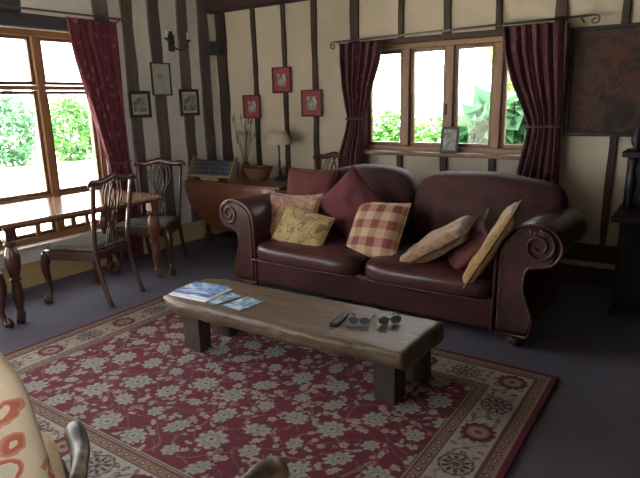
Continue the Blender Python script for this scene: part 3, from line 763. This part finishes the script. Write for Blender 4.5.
ZT = .3565
def flat(name, label, cat, c, w, d, h, rz, z0, cover, group=None, pages=True):
    t0 = thing(name, label, cat, (c[0], c[1], z0), rz, group)
    b = bm_(); box(b, (0, 0, h / 2 - .0005), (w * .985, d * .985, h - .003)); obj('pages', b, 'paper', t0)
    b = bm_(); box(b, (0, 0, h - .001), (w, d, .002)); obj('cover', b, cover, t0)
flat('magazine', 'white-edged magazine at the bottom of the stack on the coffee table', 'magazine', (-2.50, 2.31), .30, .25, .010, R(4), ZT, 'paper')
flat('magazine', 'blue and white glossy magazine on top of the stack', 'magazine', (-2.51, 2.325), .27, .22, .008, R(8), ZT + .0105, 'mag_cover')
flat('leaflet', 'pale blue leaflet next to the magazine stack', 'leaflet', (-2.30, 2.30), .105, .205, .003, R(-12), ZT, 'mag_cover2')
flat('leaflet', 'pale blue leaflet nearest the middle of the coffee table', 'leaflet', (-2.135, 2.295), .15, .19, .003, R(-8), ZT, 'mag_cover2')
# remote control
t0 = thing('remote_control', 'slim dark remote control lying at the left of the small things', 'remote control', (-1.515, 2.37, ZT), R(9))
b = bm_(); box(b, (0, 0, .009), (.045, .175, .016)); obj('body', b, 'black', t0, bev=.005)
b = bm_()
for i in range(3):
    for j in range(7): box(b, (-.012 + .012 * i, -.065 + .02 * j, .018), (.007, .009, .003))
obj('buttons', b, 'steel_rod', t0)
def spectacles(label, loc, rz, sc, mat):
    t0 = thing('spectacles', label, 'spectacles', loc, rz)
    for s in (-1, 1):
        b = bm_(); ring = [(s * .034 * sc + .028 * sc * math.cos(a), -.004, .024 * sc + .021 * sc * math.sin(a)) for a in [2 * PI * k / 20 for k in range(20)]]
        tube(b, ring + ring[:1], .0028, 6, False); fr = obj('rim', b, mat, t0, smooth=True)
        b = bm_(); prism(b, [(p[0], p[2]) for p in ring], 'y', -.005, -.003); obj('lens', b, 'lens', fr)
        b = bm_(); tube(b, spl([(s * .064 * sc, -.003, .032 * sc), (s * .066 * sc, .05 * sc, .030 * sc), (s * .060 * sc, .10 * sc, .022 * sc), (s * .055 * sc, .135 * sc, .003)]), [.0045] * 25, 6); obj('temple', b, mat, t0, smooth=True)
    b = bm_(); tube(b, [(-.007 * sc, -.004, .03 * sc), (0, -.004, .034 * sc), (.007 * sc, -.004, .03 * sc)], .003, 6); obj('bridge', b, mat, t0, smooth=True)
t = NT('grey_blue_lens'); M['lens'] = t.done((.10, .13, .15), .1, Alpha=.8, Coat_Weight=1.0)
spectacles('dark-rimmed spectacles with grey lenses in the middle of the small things', (-1.40, 2.385, ZT), R(20), .85, 'black')
spectacles('dark-rimmed spectacles nearest the right end of the coffee table', (-1.265, 2.47, ZT), R(42), .95, 'black')

# ------------------------------------------------------------------ dining chairs and table
def claw_foot(b, x, y, dx, dy):
    sphere(b, (x, y, .03), .03, (1, 1, .95), 12, 8)
    for a in (-.7, 0, .7):
        ca, sa = math.cos(a), math.sin(a); ex, ey = dx * ca - dy * sa, dx * sa + dy * ca
        tube(b, spl([(x, y, .075), (x + ex * .024, y + ey * .024, .055), (x + ex * .034, y + ey * .034, .028), (x + ex * .03, y + ey * .03, .006)], 4), [.009] * 13, 6)
def cabriole(x, y, dx, dy, zt, s=1.0):
    b = bm_()
    pts = [(x, y, zt), (x + dx * .012, y + dy * .012, zt - .06), (x + dx * .02, y + dy * .02, zt - .11), (x + dx * .005, y + dy * .005, zt - .22), (x - dx * .004, y - dy * .004, .12), (x + dx * .006, y + dy * .006, .07), (x + dx * .014, y + dy * .014, .045)]
    rr = [.036, .038, .034, .023, .017, .018, .026]
    P = spl(pts, 5); Rr = [float(np.interp(k / (len(P) - 1) * (len(rr) - 1), range(len(rr)), rr)) * s for k in range(len(P))]
    tube(b, P, Rr, 10); claw_foot(b, x + dx * .02, y + dy * .02, dx, dy); return b
def dining_chair(label, loc, rz):
    """faces +y"""
    t0 = thing('dining_chair', label, 'chair', loc, rz)
    wf, wb, dp, hs = .25, .185, .225, .43
    for s in (-1, 1):
        obj('leg', cabriole(s * wf, dp - .02, s * .7, .7, hs - .03), 'mahogany', t0, smooth=True)
        b = bm_(); P = spl([(s * (wb + .005), -dp - .10, 0), (s * wb, -dp - .03, .22), (s * wb, -dp, .42), (s * (wb + .01), -dp - .02, .62), (s * (wb + .028), -dp - .075, .95)], 6)
        tube(b, P, [.021] * len(P), 8, True, (Vector((1, 0, 0)), .8)); obj('rear_leg', b, 'mahogany', t0, smooth=True)
    b = bm_(); prism(b, [(-wf - .02, dp), (wf + .02, dp), (wb + .015, -dp), (-wb - .015, -dp)], 'z', hs - .075, hs - .005); obj('seat_frame', b, 'mahogany', t0, bev=.006)
    b = bm_(); prism(b, [(-wf, dp - .015), (wf, dp - .015), (wb, -dp + .02), (-wb, -dp + .02)], 'z', hs - .004, hs + .035); obj('seat', b, 'seatfab', t0, bev=.018, bevseg=4)
    # serpentine top rail with ears
    b = bm_(); P = spl([(-wb - .075, -dp - .078, .935), (-wb - .035, -dp - .076, .965), (-wb + .04, -dp - .074, .952), (-.05, -dp - .076, .972), (0, -dp - .076, .985), (.05, -dp - .076, .972), (wb - .04, -dp - .074, .952), (wb + .035, -dp - .076, .965), (wb + .075, -dp - .078, .935)], 5)
    tube(b, P, [.012 + .013 * math.sin(PI * k / (len(P) - 1)) ** .5 for k in range(len(P))], 8, True, (Vector((0, 1, 0)), .6)); obj('top_rail', b, 'mahogany', t0, smooth=True)
    # pierced splat of interlaced straps
    b = bm_()
    def yz(z): return -dp + .0 - (.02 * (z - .42) / .2 if z < .62 else .02 + .055 * (z - .62) / .33)
    def strap(pts, r=.009):
        P = spl([(x, yz(z), z) for x, z in pts], 6); tube(b, P, [r] * len(P), 6, True, (Vector((0, 1, 0)), .7))
    for s in (-1, 1):
        strap([(s * .045, .43), (s * .035, .52), (s * .02, .60), (s * .055, .72), (s * .075, .84), (s * .05, .955)])
        strap([(s * .015, .43), (s * .012, .55), (s * -.012, .66), (s * -.035, .76), (s * -.02, .87), (s * .02, .965)])
        strap([(s * .065, .44), (s * .05, .56), (s * .03, .66), (s * .10, .80), (s * .105, .88), (s * .075, .955)], .007)
        strap([(0, .60), (s * .035, .68), (0, .77), (s * -.03, .85), (0, .93)], .006)
    strap([(-.07, .445), (0, .45), (.07, .445)], .016)
    obj('splat', b, 'mahogany', t0, smooth=True)
    return t0
ch = dining_chair('dark carved dining chair side-on, tucked under the long side of the table', (0, 0, 0), 0)
def put_chair(o, label, x, y, ang): o.location = (x, y, 0); o.rotation_euler.z = ang; o['label'] = label; return o
put_chair(ch, ch['label'], -3.995, 2.55, math.atan2(-.13, -.54) - PI / 2)
c2_ = put_chair(copy_tree(ch), 'dark carved dining chair with pierced back at the far end of the table', -4.20, 3.33, math.atan2(-.88, .42) - PI / 2)
c3_ = put_chair(copy_tree(ch), 'dark dining chair at the near end of the table, only partly in view', -4.17, 1.57, 0)
c4_ = put_chair(copy_tree(ch), 'dark carved chair behind the sofa, only its arched top rail showing', -3.07, 4.455, PI)
# a chair behind the sofa faces away from the wall
dt = thing('dining_table', 'sunlit polished dining table with carved legs under the tall left window', 'table', (-4.25, 2.5, 0))
b = bm_(); N = 10
def rrect(x0, x1, y0, y1, r, n=6):
    o = []
    for cx, cy, a0 in ((x1 - r, y1 - r, 0), (x0 + r, y1 - r, 90), (x0 + r, y0 + r, 180), (x1 - r, y0 + r, 270)):
        for k in range(n + 1): a = R(a0 + 90 * k / n); o.append((cx + r * math.cos(a), cy + r * math.sin(a)))
    return o
prism(b, rrect(-.37, .45, -.78, .68, .05), 'z', .722, .75); obj('tabletop', b, 'mahogany_top', dt, bev=.008, bevseg=3)
b = bm_()
for (cx, cy, sx, sy) in ((.36, -.03, .022, 1.24), (-.28, -.03, .022, 1.24), (.04, .60, .62, .022), (.04, -.66, .62, .022)): box(b, (cx, cy, .704), (sx, sy, .034))
obj('apron', b, 'turned', dt, bev=.004)
for x, y in ((.325, .64), (.325, -.60), (-.24, .55), (-.24, -.60)):
    b = bm_(); box(b, (x, y, .665), (.075, .075, .115)); lathe(b, [(.036, .60), (.046, .585), (.030, .565), (.044, .53), (.054, .48), (.048, .42), (.029, .34), (.042, .325), (.028, .31), (.036, .26), (.041, .2), (.029, .13), (.024, .09), (.036, .07), (.030, .04)], (x, y, 0), 16)
    claw_foot(b, x, y, .707 if x > 0 else -.707, .707 if y > 0 else -.707); obj('leg', b, 'turned' if y > 0 and x > 0 else 'mahogany', dt, smooth=False, bev=.002)  # one leg in paler wood, painting in the light that falls on it

# ------------------------------------------------------------------ drop-leaf table in the corner and the things on it
gx, gy = -3.93, 4.38
gt = thing('drop_leaf_table', 'red-brown mahogany drop-leaf table with hanging round leaf in the corner', 'table', (gx, gy, 0))
b = bm_(); box(b, (.0, .03, .70), (1.28, .58, .028)); obj('tabletop', b, 'mahogany_red', gt, bev=.006)
b = bm_(); out = [(-.62, 0), (.62, 0)] + [(.62 * math.cos(a), -.47 * math.sin(a)) for a in [PI * k / 28 for k in range(1, 28)]]
prism(b, out, 'y', -.012, .012); obj('drop_leaf', b, 'mahogany_red', gt, bev=.005, loc=(0, -.275, .70), rot=(R(-4), 0, 0))
b = bm_(); box(b, (0, .05, .635), (1.12, .36, .10)); obj('frieze', b, 'mahogany', gt, bev=.004)
for x, y in ((-.50, -.10), (.50, -.10), (-.50, .2), (.50, .2)):
    b = bm_()
    for ph in (0, PI):
        P = [(x + .015 * math.cos(ph + z * 42), y + .015 * math.sin(ph + z * 42), z) for z in np.linspace(.12, .52, 50)]; tube(b, P, .017, 8)
    box(b, (x, y, .06), (.055, .055, .12)); box(b, (x, y, .55), (.055, .055, .08)); obj('leg', b, 'mahogany', gt)
b = bm_(); box(b, (0, -.10, .09), (1.0, .03, .04)); box(b, (0, .2, .09), (1.0, .03, .04)); obj('stretcher', b, 'mahogany', gt)
ZG = .7145
# book rack with a row of books, seen from its spine side
rk = thing('book_rack', 'slanted light wood book rack on the left of the drop-leaf table', 'book rack', (-4.29, 4.24, ZG), R(4))
for s in (-1, 1):
    b = bm_(); prism(b, [(-.07, 0), (.05, 0), (.105, .235), (.065, .25), (-.075, .03)], 'x', s * .285 - .008, s * .285 + .008); obj('end_panel', b, 'light_wood', rk, bev=.003)
b = bm_(); box(b, (0, -.045, .050), (.555, .02, .022)); obj('front_rail', b, 'light_wood', rk, bev=.003)
b = bm_(); box(b, (0, .03, .038), (.555, .12, .010)); obj('shelf', b, 'light_wood', rk)
b = bm_(); box(b, (.0, -.03, .017), (.24, .02, .034)); obj('foot_block', b, 'light_wood', rk)
cols = [(.05, .08, .12), (.07, .085, .10), (.04, .065, .12), (.05, .06, .075), (.08, .06, .065), (.05, .085, .09)]
for i, c in enumerate(cols):
    t = NT('banded_book_cloth'); zz = t.xyz(t.mapping())[2]
    M['bk%d' % i] = t.done(t.mix(t.math('GREATER_THAN', t.math('SINE', t.math('MULTIPLY', zz, 150.0)), .93), c, (.2, .18, .13)), .45)
M['bkgold'] = m_noise('gilt_lines', (.22, .2, .15), (.3, .27, .2), 30, .4, 0)
nb = 13; rack_m = Matrix.Translation(rk.location) @ Matrix.Rotation(R(4), 4, 'Z')
for k in range(nb):
    x = -.255 + .5 * k / (nb - 1); hgt = .165 + .006 * math.sin(k * 2.1); wd = .038
    p = rack_m @ Vector((x, .0 + .012, .046))
    t0 = thing('book', 'dark blue-green cloth-bound book in the row in the light wood rack', 'book', p, group='books in the slanted rack', rot=(R(-14), 0, R(4)))
    b = bm_(); box(b, (0, .05, hgt / 2), (wd, .11, hgt)); obj('binding', b, 'bk%d' % (k * 5 % 6), t0, bev=.004)
# basket bowl with dried fruit shapes
bk = thing('basket', 'brown wicker basket bowl of dried pods on the drop-leaf table', 'basket', (-3.83, 4.46, ZG))
b = bm_()
for k in range(11):
    z = .006 + .011 * k; r = .085 + .055 * (k / 10) ** .7
    P = [(r * math.cos(a), r * math.sin(a), z + .003 * math.sin(a * 14 + k * PI)) for a in [2 * PI * q / 40 for q in range(41)]]; tube(b, P, .0068, 6, False)
lathe(b, [(.082, .002), (.084, .012)], seg=24); obj('woven_bowl', b, 'wicker', bk, smooth=True)
b = bm_(); P = [(.145 * math.cos(a), .145 * math.sin(a), .128) for a in [2 * PI * q / 30 for q in range(31)]]; tube(b, P, .010, 8, False); obj('rim', b, 'wicker', bk, smooth=True)
for k in range(12):
    a = k * 2.4; r = .09 * math.sqrt((k + .5) / 12)
    b = bm_(); sphere(b, (0, 0, 0), .03, (1, 1, .85), 10, 7)
    o = obj('dried_pod', b, 'turned' if k % 2 else 'mahogany', None, smooth=True, loc=(-3.83 + r * math.cos(a), 4.46 + r * math.sin(a), ZG + .105 + .02 * (1 - r / .09))); tag(o, 'dark dried pod heaped in the wicker basket', 'dried pod', 'pods in the basket')
# vase with dried grasses
vs = thing('vase', 'brown pottery vase behind the basket near the corner', 'vase', (-4.12, 4.60, ZG))
b = bm_(); lathe(b, [(.03, 0), (.05, .02), (.058, .07), (.045, .12), (.028, .15), (.034, .165), (.026, .16)], seg=20); obj('body', b, 'turned', vs, smooth=True)
b = bm_(); rnd = random.Random(4)
for k in range(28):
    a = rnd.uniform(0, 2 * PI); sp = rnd.uniform(.02, .18); h = rnd.uniform(.35, .62)
    ex, ey = sp * math.cos(a), sp * math.sin(a) * .5
    ey = min(ey, .12)
    P = spl([(0, 0, .03), (ex * .25, ey * .25, h * .45), (ex, ey, h)], 5); tube(b, P, [.0022] * len(P), 4)
    d = Vector(P[-1]) - Vector(P[-2]); d.normalize(); tube(b, [P[-1], Vector(P[-1]) + d * .03, Vector(P[-1]) + d * .07], [.002, .007, .001], 5)
o = obj('dried_grass', b, 'twig', None, loc=(-4.12, 4.60, ZG)); tag(o, 'spray of thin dried grasses standing in the pottery vase by the corner', 'dried grass', kind='stuff')
# lamp
lp = thing('table_lamp', 'table lamp with cream fabric shade on a thin dark stem', 'lamp', (-3.62, 4.56, ZG))
b = bm_(); lathe(b, [(.065, 0), (.068, .012), (.03, .03), (.012, .05), (.016, .09), (.009, .12), (.013, .2), (.008, .23), (.009, .385)], seg=20); obj('stem', b, 'iron', lp, smooth=True)
b = bm_(); segs = 32; r0, r1, z0, z1 = .14, .085, .37, .50
ro = []
for r, z in ((r0, z0), (r1, z1), (r1 - .003, z1), (r0 - .003, z0)): ro.append([b.verts.new((r * math.cos(2 * PI * k / segs), r * math.sin(2 * PI * k / segs), z)) for k in range(segs)])
for q in range(4):
    A, B = ro[q], ro[(q + 1) % 4]
    for k in range(segs): b.faces.new((A[k], A[(k + 1) % segs], B[(k + 1) % segs], B[k]))
obj('lamp_shade', b, 'shade', lp, smooth=True)
b = bm_(); lathe(b, [(.012, .375), (.025, .41), (.028, .44), (.015, .47)], seg=14); obj('bulb', b, 'wax', lp, smooth=True)
b = bm_(); tube(b, [(0, 0, .37), (0, 0, .49)], .004, 6); tube(b, [(-.084, 0, .49), (.084, 0, .49)], .002, 6); obj('shade_carrier', b, 'iron', lp)

# ------------------------------------------------------------------ dark carved cabinet at the right edge
cb = thing('carved_cabinet', 'black carved oak cabinet with turned posts at the right edge', 'cabinet', (-.02, 4.42, 0))
b = bm_(); box(b, (0, .02, .36), (.80, .50, .62)); obj('body', b, 'black_oak', cb, bev=.01)
b = bm_(); box(b, (0, 0, .69), (.90, .58, .045)); obj('top', b, 'black_oak', cb, bev=.01)
b = bm_(); box(b, (0, .12, 1.10), (.90, .32, .04)); box(b, (0, .25, .9), (.88, .03, .38)); obj('upper_shelf', b, 'black_oak', cb, bev=.008)
for x in (-.38, .38):
    b = bm_(); lathe(b, [(.03, .71), (.035, .74), (.018, .78), (.034, .86), (.036, .92), (.018, 1.0), (.03, 1.04), (.03, 1.08)], (x, .0, 0), 16); obj('turned_post', b, 'black_oak', cb, smooth=True)
    b = bm_(); lathe(b, [(.035, 1.12), (.02, 1.14), (.035, 1.17), (.038, 1.2), (.02, 1.24), (.012, 1.26), (.016, 1.275), (.004, 1.29)], (x, .1, 0), 16); obj('finial', b, 'black_oak', cb, smooth=True)
    b = bm_(); box(b, (x, -.22, .025), (.07, .07, .05)); obj('foot', b, 'black_oak', cb); b = bm_(); box(b, (x, .24, .025), (.07, .07, .05)); obj('foot', b, 'black_oak', cb)
b = bm_(); tube(b, spl([(-.38, .1, 1.12), (-.2, .1, 1.2), (0, .1, 1.32), (.2, .1, 1.2), (.38, .1, 1.12)]), .03, 8, True, (Vector((0, 1, 0)), .5)); box(b, (0, .11, 1.16), (.5, .02, .12)); obj('crest', b, 'black_oak', cb, smooth=False)
for x in (-.2, .2):
    b = bm_(); box(b, (x, -.238, .36), (.37, .02, .54)); d = obj('door', b, 'black_oak', cb, bev=.006)
    b = bm_(); box(b, (x, -.25, .36), (.24, .012, .38)); obj('carved_panel', b, 'black_oak', d, bev=.006)
    b = bm_(); sphere(b, (x - math.copysign(.14, x), -.262, .38), .013); obj('knob', b, 'brass', d, smooth=True)

# ------------------------------------------------------------------ foreground armchairs
def armchair(label, loc, rz, ay=0.0, hb=.62):
    """faces +y, open carved arms"""
    t0 = thing('armchair', label, 'armchair', loc, rz)
    b = pad(.56, .56, .15, belly=.03); obj('seat', b, 'floral', t0, smooth=True, sub=1, loc=(0, .06, .40))
    b = bm_(); box(b, (0, .05, .31), (.58, .56, .06)); obj('seat_rail', b, 'mahogany', t0, bev=.01)
    # upholstered back with rounded shoulders
    b = bm_(); N = 20; tp = {}; 
    for side in (0, 1):
        for i in range(N + 1):
            for j in range(N + 1):
                u, v = -1 + 2 * i / N, j / N
                hw = .285 - .085 * v ; 
                if v > .70: q = (v - .70) / .30; hw *= math.sqrt(max(0.0, 1 - .8 * q * q))
                z = .36 + v * (hb - .05 * u * u)
                e_ = (max(0, 1 - abs(u) ** 4)) ** .5 * (max(0, 1 - abs(2 * v - 1) ** 6)) ** .5
                y = -.27 - .16 * v + (.075 if side else -.055) * e_
                if side and (i in (0, N) or j in (0, N)): tp[side, i, j] = tp[0, i, j]
                else: tp[side, i, j] = b.verts.new((u * hw, y, z))
    for side in (0, 1):
        for i in range(N):
            for j in range(N):
                b.faces.new((tp[side, i, j], tp[side, i + 1, j], tp[side, i + 1, j + 1], tp[side, i, j + 1]))
    obj('backrest', b, 'floral', t0, smooth=True, sub=1)
    for s in (-1, 1):
        b = bm_(); P = spl([(s * .265, -.36, .62), (s * .29, -.2 + ay * .4, .645), (s * .31, .0 + ay * .8, .645), (s * .315, .12 + ay, .64), (s * .315, .20 + ay, .64), (s * .315, .245 + ay, .615), (s * .315, .245 + ay, .57), (s * .315, .205 + ay, .555), (s * .315, .185 + ay, .58), (s * .315, .20 + ay, .60)], 5)
        rr = [.015 + .010 * min(1, k / 18) for k in range(len(P) - 18)] + [.024 - .0007 * k for k in range(18)]
        tube(b, P, rr, 10); a = obj('arm', b, 'carved', t0, smooth=True)
        b = bm_(); tube(b, spl([(s * .315, .16 + ay, .60), (s * .30, .10 + ay * .8, .50), (s * .285, .13 + ay * .5, .40), (s * .285, .16 + ay * .3, .33)]), [.022] * 25, 8); obj('arm_support', b, 'mahogany', a, smooth=True)
        obj('leg', cabriole(s * .26, .27, s * .7, .7, .32), 'mahogany', t0, smooth=True)
        b = bm_(); tube(b, spl([(s * .24, -.33, 0), (s * .235, -.27, .16), (s * .24, -.24, .34)]), [.02] * 17, 8); obj('rear_leg', b, 'mahogany', t0, smooth=True)
    return t0
t = NT('worn_carved_arm'); n = t.noise(t.mapping(), 14, 3)
M['carved'] = t.done(t.ramp(n, [(.42, (.035, .022, .016)), (.62, (.12, .07, .04)), (.75, (.35, .26, .18))]), .45)
ac = armchair('cream floral armchair at the bottom left, its back towards the viewer', (-1.565, .50, 0), R(65), -.31, .82)
armchair('second armchair, only a carved wooden arm end showing at the bottom edge', (-.465, .705, 0), R(2), 0, .56)

# ------------------------------------------------------------------ outdoors
b = bm_(); box(b, (0, 3, -.32), (90, 90, .2)); o = struct('ground', b, 'stone')
b = bm_(); box(b, (-10.4, 7, -.21), (10.6, 24, .03)); tag(obj('patio', b, 'stone'), 'pale sunlit patio outside the tall left window', 'patio', kind='structure')
def leaves(b, c, rad, n, size, rnd, shell=.5, asp=.5):
    for _ in range(n):
        d = Vector((rnd.gauss(0, 1), rnd.gauss(0, 1), rnd.gauss(0, 1))).normalized() * (shell + (1 - shell) * rnd.random())
        p = Vector(c) + Vector((d.x * rad[0], d.y * rad[1], d.z * rad[2]))
        if p.z < -.2: continue
        s = size * rnd.uniform(.6, 1.3); u = Vector((rnd.gauss(0, 1), rnd.gauss(0, 1), rnd.gauss(0, .6))).normalized()
        w = u.cross(Vector((rnd.gauss(0, 1), rnd.gauss(0, 1), rnd.gauss(0, 1)))).normalized() * asp; nn = u.cross(w) * .25
        v = [b.verts.new(p + q * s) for q in (-u * .5, -u * .1 + w * .5 + nn, u * .5 - nn * .3, -u * .1 - w * .5 + nn)]
        m = b.verts.new(p + u * s * .05 - nn * s * .2)
        for k in range(4): b.faces.new((v[k], v[(k + 1) % 4], m))
def shrub(name, label, blobs, mat, size, seed, stem=None, asp=.5, cat='shrub', group=None):
    rnd = random.Random(seed); xs = sum(q[0][0] for q in blobs) / len(blobs); ys = sum(q[0][1] for q in blobs) / len(blobs)
    t0 = thing(name, label, cat, (xs, ys, -.22), group=group); b = bm_()
    for c, r, n in blobs: leaves(b, (c[0] - xs, c[1] - ys, c[2] + .22), r, n, size, rnd, asp=asp)
    obj('foliage', b, mat, t0)
    b = bm_()
    for c, r, n in blobs:
        tube(b, spl([(rnd.uniform(-.1, .1), rnd.uniform(-.1, .1), 0), ((c[0] - xs) * .4, (c[1] - ys) * .4, (c[2] + .22) * .5), (c[0] - xs, c[1] - ys, c[2] + .22)], 5), [.04 - .002 * k for k in range(11)], 6)
    obj('stem', b, 'twig', t0, smooth=True)
# hedge beyond the left window
rnd = random.Random(11)
for k in range(7):
    y = 6.9 + k * 2.0; h = rnd.uniform(1.12, 1.34)
    shrub('garden_shrub', 'round green shrub beyond the patio, seen through the left window', [((-17.5 + rnd.uniform(-.4, .4), y, h * .6), (.8, .95, h), 1400)], 'leaf_blue' if k % 2 else 'leaf_mid', .24, 20 + k, group='shrubs beyond the patio')
# shrubs outside the back window
shrub('garden_shrub', 'low fresh green shrub outside the two left lights of the back window', [((-3.35, 6.6, .85), (.62, .45, .55), 1500), ((-2.55, 6.5, .82), (.55, .4, .52), 1300), ((-4.1, 6.9, .9), (.5, .5, .5), 900)], 'leaf_mid', .12, 41)
shrub('garden_shrub', 'broad-leaved dark green shrub outside the right lights of the back window', [((-1.98, 6.1, 1.12), (.36, .3, .40), 170), ((-1.5, 5.9, 1.15), (.42, .3, .40), 200), ((-1.1, 5.8, 1.3), (.3, .3, .4), 170), ((-1.5, 6.0, .5), (.6, .4, .5), 200)], 'leaf_big', .27, 43, asp=.95)
shrub('garden_tree', 'overhanging lime-green branches at the top of the back window', [((-2.1, 7.4, 2.05), (.28, .35, .50), 200), ((-1.8, 7.4, 2.3), (.3, .3, .4), 180), ((-1.9, 7.2, 1.75), (.3, .2, .25), 80)], 'leaf_lime', .17, 45, cat='tree', asp=.8)
b = bm_(); 
shrub('garden_tree', 'bare-twigged pale tree far outside the back window', [((-4.3, 8.6, 2.3), (.9, .4, .5), 120), ((-3.5, 8.6, 2.0), (.7, .4, .5), 60)], 'leaf_lime', .12, 47, cat='tree')

# ------------------------------------------------------------------ light
w = bpy.data.worlds.new('sky'); scene.world = w; w.use_nodes = True
bg = w.node_tree.nodes['Background']; bg.inputs[0].default_value = (.97, .95, 1.0, 1); bg.inputs[1].default_value = 4.5
sd = bpy.data.lights.new('sun', 'SUN'); sd.energy = 30; sd.angle = R(1.5); sd.color = (1, .90, .74)
so = bpy.data.objects.new('sun', sd); COL.objects.link(so)
so.rotation_euler = Vector((.56, .42, -.76)).to_track_quat('-Z', 'Y').to_euler()
def portal(name, loc, rot, sx, sy):
    l = bpy.data.lights.new(name, 'AREA'); l.shape = 'RECTANGLE'; l.size = sx; l.size_y = sy; l.cycles.is_portal = True
    o = bpy.data.objects.new(name, l); COL.objects.link(o); o.location = loc; o.rotation_euler = rot
portal('portal_left', (XL - .25, (W1[0] + W1[1]) / 2, (W1[2] + W1[3]) / 2), (0, R(-90), 0), W1[3] - W1[2], W1[1] - W1[0])
portal('portal_back', ((W2[0] + W2[1]) / 2, YB + .25, (W2[2] + W2[3]) / 2), (R(-90), 0, 0), W2[1] - W2[0], W2[3] - W2[2])
portal('portal_right', (XR + .25, (W4[0] + W4[1]) / 2, (W4[2] + W4[3]) / 2), (0, R(90), 0), W4[3] - W4[2], W4[1] - W4[0])
portal('portal_front', ((W3[0] + W3[1]) / 2, YF - .25, (W3[2] + W3[3]) / 2), (R(90), 0, 0), W3[1] - W3[0], W3[3] - W3[2])

scene.view_settings.view_transform = 'Standard'; scene.view_settings.look = 'None'
scene.view_settings.exposure = 1.55; scene.view_settings.gamma = 1; scene.view_settings.use_curve_mapping = False
scene.cycles.use_denoising = True
scene.cycles.max_bounces = 10; scene.cycles.diffuse_bounces = 6; scene.cycles.transparent_max_bounces = 12
scene.cycles.sample_clamp_indirect = 6
